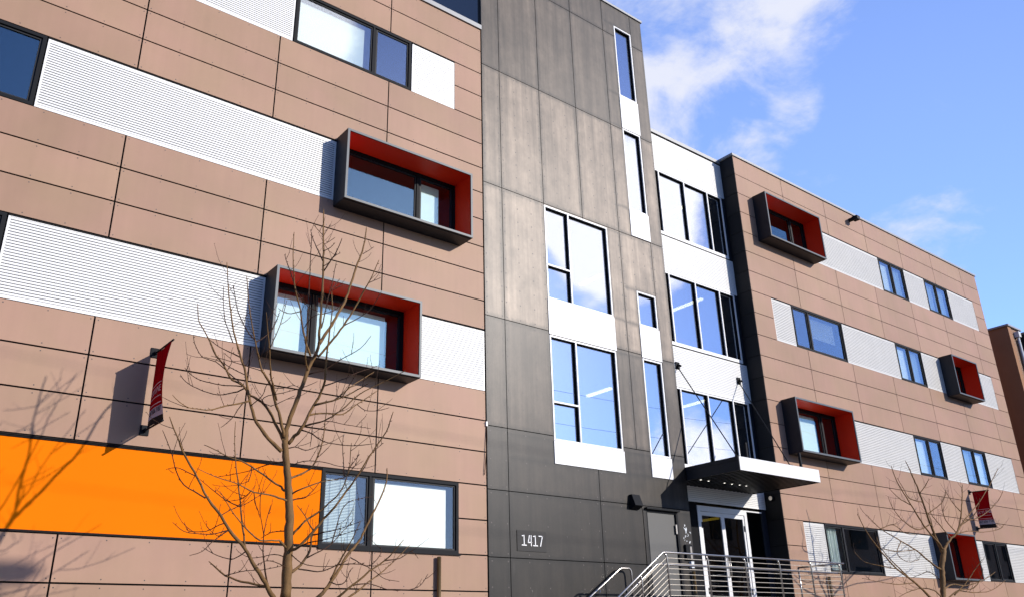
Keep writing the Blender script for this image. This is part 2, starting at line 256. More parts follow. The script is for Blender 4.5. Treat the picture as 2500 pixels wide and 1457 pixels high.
TREE_NEAR = [
('trunk',[(4.128,-3.92,2.144,0.0463),(4.123,-3.92,2.384,0.0421),(4.114,-3.92,2.684,0.0393),(4.104,-3.92,2.996,0.037),(4.073,-3.92,3.259,0.0346),(4.035,-3.92,3.489,0.0324),(3.997,-3.92,3.718,0.0302),(3.981,-3.92,3.834,0.028)]),
('A',[(3.987,-3.92,3.782,0.0257),(4.007,-3.886,3.972,0.0225),(4.078,-3.905,4.26,0.0204),(4.154,-3.889,4.509,0.0186),(4.239,-3.826,4.712,0.017),(4.332,-3.84,4.986,0.0153),(4.379,-3.8,5.124,0.0137),(4.377,-3.803,5.497,0.0121),(4.389,-3.774,5.968,0.0106),(4.368,-3.785,6.357,0.0091),(4.365,-3.736,6.782,0.0076),(4.37,-3.703,7.013,0.006)]),
('A',[(4.38,-3.8,5.113,0.0177),(4.551,-3.722,5.377,0.0151),(4.74,-3.621,5.715,0.0135),(4.859,-3.533,5.928,0.0118),(5.003,-3.475,6.398,0.0104),(5.165,-3.335,6.749,0.0089),(5.254,-3.246,7.041,0.0074),(5.306,-3.162,7.248,0.0059)]),
('A',[(4.332,-3.84,4.986,0.015),(4.313,-3.944,4.896,0.0124),(4.405,-3.982,5.034,0.0109),(4.546,-4.097,5.289,0.0095),(4.658,-4.178,5.543,0.0082),(4.71,-4.266,5.724,0.007),(4.738,-4.376,5.842,0.0058),(4.804,-4.465,6.106,0.0046)]),
('A',[(4.546,-4.097,5.289,0.0063),(4.709,-4.181,5.406,0.0052),(4.84,-4.246,5.535,0.0045),(4.911,-4.361,5.739,0.0038)]),
('A',[(4.739,-4.348,5.824,0.0051),(4.991,-4.192,6.01,0.0037)]),
('A',[(5.179,-3.335,6.727,0.0057),(5.312,-3.252,6.847,0.0048),(5.408,-3.229,6.941,0.0041)]),
('A',[(4.383,-3.78,6.206,0.0063),(4.309,-3.685,6.461,0.0052),(4.312,-3.547,6.648,0.0045),(4.36,-3.362,6.853,0.0039)]),
('A',[(4.391,-3.777,6.094,0.0079),(4.468,-3.897,6.294,0.0062),(4.468,-4.019,6.386,0.005),(4.422,-4.179,6.414,0.0039)]),
('A',[(4.369,-3.773,6.473,0.0053),(4.535,-3.59,6.634,0.0043),(4.713,-3.39,6.827,0.0036)]),
('A',[(4.367,-3.785,6.374,0.0053),(4.366,-3.975,6.346,0.0041),(4.335,-4.169,6.33,0.0033)]),
('A',[(4.365,-3.761,6.595,0.0053),(4.252,-3.877,6.58,0.0042),(4.112,-3.996,6.583,0.0034)]),
('A',[(4.365,-3.761,6.595,0.0053),(4.471,-3.628,6.764,0.0043),(4.587,-3.475,6.948,0.0036)]),
('A',[(4.469,-3.897,6.277,0.0053),(4.572,-3.754,6.389,0.0042),(4.697,-3.608,6.503,0.0036)]),
('A',[(4.385,-3.78,6.166,0.0053),(4.387,-3.891,6.154,0.0041),(4.347,-4.06,6.125,0.0033)]),
('A',[(4.262,-3.837,4.921,0.0112),(4.173,-3.876,5.061,0.0096),(4.067,-3.94,5.294,0.0085),(4.004,-4.017,5.42,0.0076),(3.889,-4.113,5.579,0.0067),(3.823,-4.183,5.74,0.0059),(3.742,-4.293,5.946,0.0051),(3.713,-4.337,6.228,0.0044)]),
('A',[(3.879,-4.131,5.597,0.0073),(3.875,-3.971,5.862,0.006),(3.873,-3.811,6.076,0.005),(3.911,-3.637,6.254,0.0042)]),
('A',[(4.187,-3.876,5.095,0.0087),(4.243,-3.713,5.419,0.0072),(4.316,-3.543,5.957,0.0063),(4.359,-3.427,6.408,0.0053),(4.45,-3.208,6.893,0.0045)]),
('A',[(4.395,-3.801,5.321,0.0077),(4.443,-3.74,5.409,0.0065),(4.511,-3.68,5.717,0.0058),(4.608,-3.592,6.023,0.0051),(4.687,-3.48,6.266,0.0045),(4.753,-3.389,6.462,0.0039)]),
('A',[(4.6,-3.614,5.95,0.0053),(4.731,-3.459,6.106,0.0043),(4.902,-3.217,6.318,0.0037)]),
('A',[(4.254,-3.826,4.73,0.0099),(4.14,-3.97,4.816,0.0076),(4.087,-4.063,5.005,0.0061),(4.026,-4.226,5.114,0.0048)]),
('A',[(4.251,-3.826,4.689,0.0074),(4.397,-3.916,4.737,0.006),(4.566,-4.04,4.875,0.0051),(4.743,-4.205,5.01,0.0043),(4.816,-4.316,5.151,0.0035)]),
('A',[(4.016,-3.998,5.392,0.0059),(3.961,-3.854,5.399,0.0048),(3.94,-3.69,5.468,0.004),(3.953,-3.472,5.591,0.0033)]),
('A',[(4.112,-3.924,5.224,0.005),(4.101,-4.134,5.288,0.0039),(4.12,-4.332,5.276,0.0031)]),
('A',[(3.879,-4.131,5.597,0.0049),(3.9,-4.379,5.335,0.0038),(3.94,-4.644,5.167,0.003)]),
('A',[(4.388,-3.803,5.499,0.0056),(4.661,-3.641,5.679,0.0044),(4.907,-3.44,5.971,0.0036)]),
('B',[(4.02,-3.92,3.801,0.0187),(4.085,-3.95,3.888,0.0163),(4.112,-4.042,3.954,0.0145),(4.22,-4.065,4.205,0.0132),(4.288,-4.133,4.401,0.0119),(4.277,-4.231,4.511,0.0106),(4.254,-4.293,4.699,0.0093),(4.221,-4.358,4.81,0.0081),(4.211,-4.42,5.053,0.007),(4.191,-4.493,5.272,0.0059),(4.135,-4.566,5.483,0.0048)]),
('B',[(4.265,-4.082,4.262,0.0095),(4.399,-3.986,4.328,0.0078),(4.601,-3.866,4.417,0.0067),(4.862,-3.785,4.65,0.0057),(5.07,-3.679,4.802,0.0047),(5.305,-3.549,4.975,0.0038)]),
('B',[(4.241,-4.082,4.244,0.0107),(4.354,-4.183,4.282,0.0083),(4.482,-4.276,4.329,0.0066),(4.706,-4.338,4.474,0.0052),(4.723,-4.471,4.494,0.0038)]),
('B',[(4.188,-4.059,4.119,0.0118),(4.302,-3.99,4.175,0.0096),(4.453,-3.946,4.211,0.008),(4.731,-3.842,4.263,0.0067),(4.972,-3.749,4.443,0.0054),(5.283,-3.698,4.679,0.0042)]),
('B',[(4.146,-4.048,4,0.0094),(4.208,-4.149,4.011,0.0079),(4.273,-4.273,4.023,0.0069),(4.407,-4.438,4.135,0.006),(4.573,-4.539,4.325,0.0053),(4.816,-4.688,4.48,0.0045),(5.01,-4.817,4.61,0.0038)]),
('B',[(4.296,-4.182,4.465,0.0072),(4.554,-4.113,4.6,0.0056),(4.816,-4.003,4.761,0.0046),(5.165,-3.908,4.941,0.0036)]),
('B',[(4.113,-4.042,3.945,0.0075),(4.207,-4.137,3.895,0.0062),(4.319,-4.211,3.804,0.0053),(4.583,-4.254,3.783,0.0047),(4.732,-4.319,3.79,0.004),(4.836,-4.447,3.798,0.0033)]),
('B',[(4.122,-4.048,3.988,0.0061),(4.423,-3.965,4.108,0.0052),(4.692,-3.86,4.137,0.0045),(4.961,-3.774,4.154,0.0039),(5.223,-3.666,4.185,0.0034)]),
('B',[(4.972,-3.749,4.443,0.0056),(5.137,-3.644,4.416,0.0047),(5.392,-3.508,4.472,0.0041),(5.664,-3.354,4.59,0.0036)]),
('B',[(4.207,-4.124,3.983,0.0052),(4.287,-3.954,3.883,0.004),(4.379,-3.741,3.838,0.0032)]),
('B',[(4.482,-4.276,4.329,0.006),(4.506,-4.381,4.431,0.0043),(4.496,-4.564,4.531,0.0031)]),
('C',[(3.968,-3.92,3.827,0.0163),(3.97,-3.877,3.866,0.0146),(3.884,-3.823,4.051,0.0135),(3.769,-3.802,4.223,0.0124),(3.67,-3.759,4.312,0.0115),(3.62,-3.675,4.366,0.0106),(3.534,-3.658,4.476,0.0097),(3.414,-3.61,4.536,0.0089),(3.299,-3.543,4.738,0.0081),(3.252,-3.474,4.829,0.0073),(3.145,-3.457,5.022,0.0066),(3.058,-3.39,5.194,0.0058),(3.03,-3.335,5.306,0.0051),(3.031,-3.25,5.518,0.0044)]),
('C',[(3.534,-3.658,4.479,0.0067),(3.432,-3.595,4.574,0.0057),(3.241,-3.494,4.754,0.005),(3.094,-3.455,4.793,0.0044),(3.012,-3.363,4.98,0.0039),(3.021,-3.259,5.112,0.0034)]),
('C',[(3.769,-3.802,4.223,0.0061),(3.691,-3.867,4.278,0.0053),(3.707,-3.995,4.299,0.0046),(3.824,-4.115,4.323,0.0041),(4.014,-4.231,4.388,0.0037),(4.144,-4.32,4.46,0.0033)]),
('C',[(3.67,-3.759,4.315,0.0057),(3.768,-3.933,4.203,0.0045),(3.85,-4.073,4.24,0.0037),(3.91,-4.259,4.269,0.003)]),
('C',[(3.41,-3.61,4.535,0.0057),(3.396,-3.473,4.672,0.0046),(3.503,-3.29,4.867,0.0039),(3.465,-3.071,5.025,0.0033)]),
('D',[(3.977,-3.903,3.874,0.0152),(3.908,-3.915,4.087,0.0134),(3.817,-3.929,4.283,0.0121),(3.741,-3.981,4.419,0.011),(3.618,-4.02,4.549,0.0099),(3.587,-4.037,4.564,0.0089),(3.529,-4.034,4.742,0.008),(3.493,-4.092,4.756,0.0071),(3.427,-4.116,4.94,0.0063),(3.336,-4.14,5.229,0.0055),(3.255,-4.168,5.601,0.0047)]),
('D',[(3.434,-4.11,4.889,0.0074),(3.288,-4.229,4.944,0.0059),(3.143,-4.327,5.083,0.0048),(3.033,-4.51,5.151,0.0039),(2.937,-4.66,5.239,0.0031)]),
('D',[(3.465,-4.104,4.865,0.0065),(3.61,-3.964,4.995,0.0055),(3.734,-3.839,5.129,0.0048),(3.84,-3.696,5.3,0.0042),(3.93,-3.588,5.496,0.0036)]),
('D',[(3.832,-3.929,4.285,0.0118),(3.739,-4.013,4.435,0.0093),(3.645,-4.14,4.561,0.0076),(3.544,-4.316,4.744,0.0061),(3.455,-4.423,4.934,0.0048),(3.37,-4.559,5.059,0.0036)]),
('D',[(3.545,-4.316,4.732,0.0059),(3.574,-4.335,4.839,0.005),(3.604,-4.376,4.965,0.0044),(3.626,-4.424,5.143,0.0038),(3.637,-4.456,5.29,0.0033)]),
('D',[(3.749,-3.992,4.403,0.0056),(3.916,-3.892,4.445,0.0046),(4.094,-3.768,4.539,0.0039),(4.262,-3.597,4.577,0.0032)]),
('D',[(3.594,-4.033,4.561,0.0051),(3.438,-3.929,4.624,0.0042),(3.303,-3.764,4.703,0.0036),(3.119,-3.67,4.754,0.003)]),
('E',[(3.953,-3.92,3.704,0.0186),(3.813,-3.868,3.837,0.0162),(3.659,-3.849,4.015,0.0146),(3.593,-3.801,4.211,0.0132),(3.55,-3.768,4.398,0.012),(3.518,-3.732,4.606,0.0108),(3.455,-3.715,4.775,0.0097),(3.41,-3.712,4.89,0.0086),(3.366,-3.631,5.115,0.0075),(3.294,-3.627,5.412,0.0065),(3.259,-3.581,5.684,0.0055),(3.234,-3.52,6.009,0.0045)]),
('E',[(3.353,-3.671,4.958,0.0062),(3.307,-3.585,5.158,0.0053),(3.291,-3.495,5.297,0.0046),(3.293,-3.361,5.596,0.0041),(3.309,-3.275,5.804,0.0035)]),
('E',[(3.436,-3.714,4.791,0.0071),(3.265,-3.84,4.783,0.0054),(3.081,-3.979,4.777,0.0042),(2.938,-4.083,4.8,0.0031)]),
('E',[(3.568,-3.793,4.262,0.0094),(3.413,-3.86,4.19,0.008),(3.283,-3.917,4.139,0.0071),(3.132,-4.023,4.061,0.0062),(2.986,-4.114,4.002,0.0055),(2.863,-4.178,3.983,0.0048),(2.764,-4.247,3.964,0.0042),(2.629,-4.374,3.969,0.0036),(2.527,-4.425,4.023,0.0031)]),
('E',[(3.564,-3.662,4.454,0.0076),(3.499,-3.591,4.411,0.0066),(3.426,-3.546,4.391,0.0059),(3.32,-3.489,4.368,0.0053),(3.135,-3.481,4.389,0.0047),(3.005,-3.385,4.47,0.0042),(2.956,-3.311,4.539,0.0038),(2.917,-3.299,4.592,0.0033)]),
('E',[(3.521,-3.658,4.462,0.0071),(3.414,-3.539,4.484,0.006),(3.342,-3.387,4.52,0.0053),(3.185,-3.212,4.592,0.0046),(3.124,-3.052,4.683,0.004),(3.085,-2.88,4.814,0.0035)]),
('E',[(3.486,-3.827,4.218,0.006),(3.417,-3.866,4.119,0.005),(3.345,-3.978,4.019,0.0043),(3.257,-4.043,3.92,0.0036),(3.163,-4.109,3.837,0.0031)]),
('E',[(3.593,-3.801,4.211,0.0056),(3.642,-3.979,4.293,0.0044),(3.605,-4.16,4.363,0.0036),(3.628,-4.293,4.428,0.003)]),
('E',[(3.52,-3.741,4.575,0.0052),(3.383,-3.564,4.696,0.0043),(3.326,-3.433,4.786,0.0037),(3.184,-3.221,4.879,0.0032)]),
('F',[(4.055,-3.92,3.303,0.0126),(4.022,-3.9,3.276,0.011),(4.001,-3.865,3.316,0.01),(3.885,-3.825,3.394,0.009),(3.831,-3.769,3.448,0.0082),(3.695,-3.733,3.532,0.0073),(3.572,-3.706,3.591,0.0065),(3.409,-3.675,3.636,0.0057),(3.331,-3.625,3.692,0.005),(3.26,-3.595,3.726,0.0043),(3.203,-3.527,3.764,0.0037)]),
('F',[(4.071,-3.92,3.164,0.0103),(3.978,-3.983,3.166,0.0086),(3.782,-4.091,3.181,0.0073),(3.556,-4.201,3.173,0.0062),(3.349,-4.291,3.225,0.0052),(3.178,-4.377,3.238,0.0044),(2.998,-4.462,3.257,0.0036),(2.811,-4.553,3.293,0.0028)]),
('F',[(4.021,-3.92,3.604,0.0084),(4.013,-3.817,3.611,0.0068),(3.888,-3.665,3.587,0.0057),(3.775,-3.542,3.537,0.0048),(3.617,-3.416,3.498,0.0039),(3.463,-3.278,3.468,0.003)]),
('F',[(4.107,-3.92,2.649,0.0124),(4.05,-3.955,2.678,0.0105),(3.992,-3.982,2.711,0.0093),(3.914,-4.041,2.714,0.0082),(3.724,-4.068,2.702,0.0071),(3.57,-4.127,2.78,0.0061),(3.465,-4.185,2.838,0.0053),(3.357,-4.214,2.931,0.0045),(3.246,-4.251,3.049,0.0037),(3.143,-4.336,3.129,0.0029)]),
('F',[(4.097,-3.92,2.836,0.0068),(4.071,-3.73,2.851,0.0052),(4.071,-3.508,2.862,0.0041),(4.074,-3.247,2.827,0.0031)]),
('F',[(3.696,-3.733,3.528,0.006),(3.657,-3.823,3.441,0.0046),(3.574,-3.99,3.339,0.0036),(3.506,-4.099,3.285,0.0028)]),
('F',[(3.51,-4.223,3.177,0.0056),(3.515,-4.09,3.145,0.0044),(3.499,-3.988,3.123,0.0036),(3.438,-3.836,3.122,0.0029)]),
('F',[(3.556,-4.201,3.175,0.0052),(3.613,-4.107,3.086,0.0042),(3.729,-3.933,3.031,0.0035),(3.808,-3.801,2.978,0.0029)]),
('F',[(4.105,-3.92,2.554,0.0058),(4.038,-3.741,2.602,0.0046),(3.971,-3.57,2.589,0.0037),(3.904,-3.39,2.584,0.003)]),
('F',[(4.114,-3.92,2.447,0.0058),(3.912,-4.1,2.481,0.0044),(3.698,-4.332,2.47,0.0034),(3.484,-4.594,2.394,0.0028)]),
('G',[(4.133,-3.92,1.967,0.0241),(3.964,-3.965,2.14,0.0209),(3.794,-4.058,2.32,0.0186),(3.636,-4.111,2.48,0.0167),(3.528,-4.136,2.615,0.015),(3.32,-4.245,2.753,0.0132),(3.187,-4.308,2.895,0.0117),(3.012,-4.375,3.044,0.0102),(2.874,-4.397,3.237,0.0089),(2.67,-4.508,3.455,0.0076),(2.601,-4.587,3.526,0.0063),(2.526,-4.608,3.642,0.0051),(2.439,-4.723,3.721,0.0039)]),
('G',[(3.567,-4.13,2.568,0.0117),(3.561,-4.079,2.622,0.0098),(3.531,-4.054,2.807,0.0085),(3.498,-4.007,3.06,0.0074),(3.445,-3.962,3.393,0.0064),(3.404,-3.945,3.641,0.0053),(3.402,-3.892,3.869,0.0044),(3.395,-3.898,3.981,0.0034)]),
('G',[(2.993,-4.375,3.046,0.007),(2.857,-4.405,3.095,0.0059),(2.731,-4.473,3.134,0.0052),(2.649,-4.516,3.215,0.0047),(2.571,-4.609,3.306,0.0041),(2.52,-4.63,3.416,0.0036),(2.445,-4.678,3.517,0.0032),(2.37,-4.791,3.568,0.0028)]),
('G',[(3.495,-4.007,3.047,0.007),(3.471,-3.876,3.089,0.0056),(3.437,-3.7,3.159,0.0046),(3.348,-3.514,3.289,0.0038),(3.252,-3.373,3.411,0.003)]),
('G',[(3.298,-4.245,2.761,0.0063),(3.18,-4.331,2.723,0.0051),(3.082,-4.402,2.694,0.0043),(2.904,-4.46,2.686,0.0037),(2.763,-4.535,2.69,0.0031),(2.616,-4.641,2.752,0.0028)]),
('G',[(3.239,-4.277,2.825,0.0054),(3.173,-4.218,2.792,0.0046),(3.112,-4.14,2.753,0.004),(2.975,-4.063,2.754,0.0036),(2.967,-3.976,2.795,0.0031),(2.961,-3.912,2.86,0.0028)]),
('G',[(3.306,-4.245,2.764,0.0063),(3.164,-4.387,2.677,0.005),(3.048,-4.52,2.603,0.0041),(2.891,-4.724,2.493,0.0033),(2.728,-4.88,2.435,0.0028)]),
('G',[(3.881,-4.011,2.23,0.013),(3.826,-3.943,2.262,0.0105),(3.669,-3.81,2.303,0.0089),(3.531,-3.7,2.368,0.0074),(3.453,-3.594,2.457,0.0061),(3.409,-3.49,2.525,0.0049)]),
('G',[(3.854,-4.035,2.265,0.0086),(3.801,-4.08,2.388,0.0069),(3.743,-4.121,2.585,0.0058),(3.718,-4.159,2.755,0.0048),(3.617,-4.259,2.972,0.0039),(3.583,-4.319,3.169,0.003)]),
('G',[(3.718,-4.159,2.755,0.0052),(3.819,-3.962,2.924,0.0039),(3.949,-3.744,3.129,0.003)]),
('G',[(3.553,-4.13,2.576,0.006),(3.474,-4.016,2.51,0.0048),(3.412,-3.891,2.53,0.0041),(3.355,-3.738,2.583,0.0034),(3.277,-3.629,2.653,0.0028)]),
('G',[(3.529,-3.7,2.368,0.0057),(3.562,-3.827,2.38,0.0046),(3.64,-3.96,2.401,0.0039),(3.771,-4.073,2.404,0.0033),(3.925,-4.231,2.437,0.0028)]),
('G',[(2.871,-4.397,3.239,0.0053),(2.809,-4.257,3.309,0.0042),(2.767,-4.052,3.38,0.0034),(2.729,-3.849,3.389,0.0028)]),
('G',[(3.187,-4.308,2.895,0.0046),(3.351,-4.204,2.99,0.0038),(3.561,-4.046,3.086,0.0034),(3.807,-3.924,3.245,0.0029)]),
('R',[(4.147,-3.92,2.384,0.0134),(4.313,-3.838,2.495,0.0113),(4.436,-3.784,2.656,0.0099),(4.472,-3.729,2.796,0.0086),(4.533,-3.656,2.885,0.0074),(4.51,-3.589,2.966,0.0062),(4.496,-3.482,3.081,0.005),(4.418,-3.407,3.209,0.0039)]),
('R',[(4.119,-3.92,2.619,0.0157),(4.136,-4.005,2.634,0.0137),(4.166,-4.068,2.659,0.0124),(4.294,-4.149,2.818,0.0113),(4.378,-4.203,2.946,0.0103),(4.443,-4.324,3.066,0.0093),(4.563,-4.358,3.256,0.0085),(4.618,-4.475,3.388,0.0075),(4.716,-4.555,3.61,0.0067),(4.877,-4.652,3.905,0.0059),(4.879,-4.719,4.006,0.0051),(4.864,-4.811,4.099,0.0042)]),
('R',[(4.057,-3.92,3.395,0.0115),(4.114,-3.877,3.43,0.01),(4.274,-3.836,3.503,0.009),(4.411,-3.774,3.608,0.0081),(4.507,-3.717,3.774,0.0073),(4.557,-3.693,3.919,0.0064),(4.613,-3.622,4.217,0.0057),(4.654,-3.556,4.366,0.0049),(4.647,-3.532,4.486,0.0041)]),
('R',[(4.08,-3.92,3.228,0.0092),(4.124,-3.991,3.258,0.0076),(4.186,-4.052,3.292,0.0066),(4.36,-4.089,3.369,0.0057),(4.611,-4.159,3.427,0.0049),(4.673,-4.212,3.5,0.0041),(4.756,-4.289,3.637,0.0033)]),
('R',[(4.095,-3.92,3.161,0.0082),(4.197,-3.822,3.201,0.0066),(4.385,-3.696,3.257,0.0055),(4.545,-3.556,3.376,0.0045),(4.688,-3.419,3.502,0.0035)]),
('R',[(4.162,-3.92,2.809,0.0125),(4.169,-3.934,2.823,0.0106),(4.258,-3.955,2.935,0.0093),(4.433,-3.984,3.064,0.0083),(4.503,-4.056,3.151,0.0073),(4.648,-4.053,3.297,0.0063),(4.703,-4.121,3.522,0.0054),(4.699,-4.149,3.751,0.0045),(4.696,-4.166,3.844,0.0036)]),
('R',[(4.222,-3.92,1.967,0.0198),(4.53,-3.887,2.151,0.0173),(4.699,-3.82,2.314,0.0156),(4.878,-3.706,2.502,0.0141),(4.995,-3.666,2.657,0.0125),(5.164,-3.588,2.81,0.0111),(5.341,-3.499,3.068,0.0097),(5.52,-3.416,3.338,0.0083),(5.643,-3.379,3.607,0.0069),(5.703,-3.28,3.798,0.0054)]),
('R',[(4.348,-3.912,1.925,0.0155),(4.598,-3.977,2.07,0.013),(4.682,-4.044,2.144,0.0112),(4.811,-4.134,2.265,0.0097),(4.978,-4.188,2.413,0.0082),(5.148,-4.244,2.534,0.0069),(5.195,-4.357,2.624,0.0055),(5.278,-4.429,2.752,0.0042)]),
('R',[(4.564,-3.961,1.965,0.0112),(4.908,-3.875,2.156,0.0094),(5.101,-3.741,2.242,0.0081),(5.322,-3.587,2.354,0.007),(5.582,-3.485,2.496,0.0059),(5.877,-3.299,2.666,0.0048),(6.151,-3.156,2.854,0.0038)]),
('R',[(4.494,-3.692,2.833,0.0085),(4.573,-3.83,2.859,0.0065),(4.66,-3.909,2.876,0.0052),(4.781,-4.079,2.921,0.0041),(4.871,-4.196,2.967,0.003)]),
('R',[(4.149,-4.037,2.644,0.008),(4.206,-4.191,2.683,0.0062),(4.254,-4.413,2.693,0.0049),(4.369,-4.594,2.73,0.0038),(4.523,-4.807,2.788,0.0028)]),
('R',[(4.392,-3.811,2.575,0.0074),(4.621,-3.708,2.671,0.006),(4.779,-3.643,2.763,0.005),(4.984,-3.512,2.927,0.0041),(5.19,-3.393,3.096,0.0033)]),
('R',[(4.282,-3.858,2.444,0.0068),(4.538,-3.802,2.43,0.006),(4.686,-3.758,2.464,0.0055),(4.854,-3.728,2.522,0.005),(5.182,-3.648,2.539,0.0046),(5.391,-3.598,2.47,0.0041),(5.584,-3.516,2.396,0.0037),(5.824,-3.458,2.376,0.0033)]),
('R',[(4.704,-3.82,2.318,0.007),(4.814,-3.75,2.299,0.006),(4.919,-3.697,2.313,0.0054),(5.032,-3.589,2.387,0.0049),(5.099,-3.507,2.464,0.0044),(5.177,-3.449,2.522,0.0039)]),
('R',[(4.697,-3.82,2.345,0.0104),(4.769,-3.882,2.54,0.008),(4.803,-3.993,2.686,0.0062),(4.812,-4.127,2.817,0.0047),(4.847,-4.184,2.962,0.0033)]),
('R',[(4.098,-3.92,2.64,0.0058),(4.222,-4.026,2.498,0.0048),(4.358,-4.112,2.457,0.0041),(4.563,-4.191,2.461,0.0035),(4.649,-4.304,2.519,0.0029)]),
('R',[(4.678,-4.304,2.542,0.0059),(4.996,-4.146,2.479,0.0047),(5.256,-3.962,2.64,0.0039),(5.35,-3.787,2.731,0.0032)]),
('R',[(4.618,-4.475,3.392,0.0055),(4.812,-4.292,3.547,0.0045),(5.006,-4.078,3.749,0.0039),(5.3,-3.851,3.976,0.0033)]),
('R',[(5.148,-4.244,2.534,0.0065),(5.393,-4.153,2.573,0.0051),(5.616,-4.062,2.669,0.0041),(5.761,-3.981,2.602,0.0032)]),
('R',[(4.811,-4.134,2.265,0.0064),(5.083,-4.006,2.296,0.0053),(5.474,-3.9,2.238,0.0046),(5.897,-3.769,2.29,0.004),(6.14,-3.621,2.46,0.0033)]),
('R',[(4.779,-3.643,2.765,0.0062),(4.968,-3.543,3.217,0.005),(5.236,-3.504,3.341,0.0042),(5.448,-3.383,3.39,0.0034)]),
('R',[(4.042,-3.92,3.532,0.0056),(4.161,-4.048,3.592,0.0047),(4.365,-4.146,3.587,0.0041),(4.49,-4.308,3.521,0.0035),(4.595,-4.45,3.499,0.003)]),
('R',[(4.01,-3.92,3.738,0.007),(4.143,-3.841,3.792,0.0057),(4.322,-3.736,3.793,0.0048),(4.465,-3.619,3.851,0.004),(4.624,-3.539,3.934,0.0033)]),
('R',[(4.618,-4.172,3.454,0.0056),(4.669,-4.035,3.672,0.0046),(4.695,-3.946,3.861,0.0039),(4.782,-3.796,4.025,0.0032)]),
('R',[(4.674,-4.121,3.515,0.0057),(4.886,-3.902,3.694,0.0043),(5.105,-3.624,3.852,0.0033)]),
]
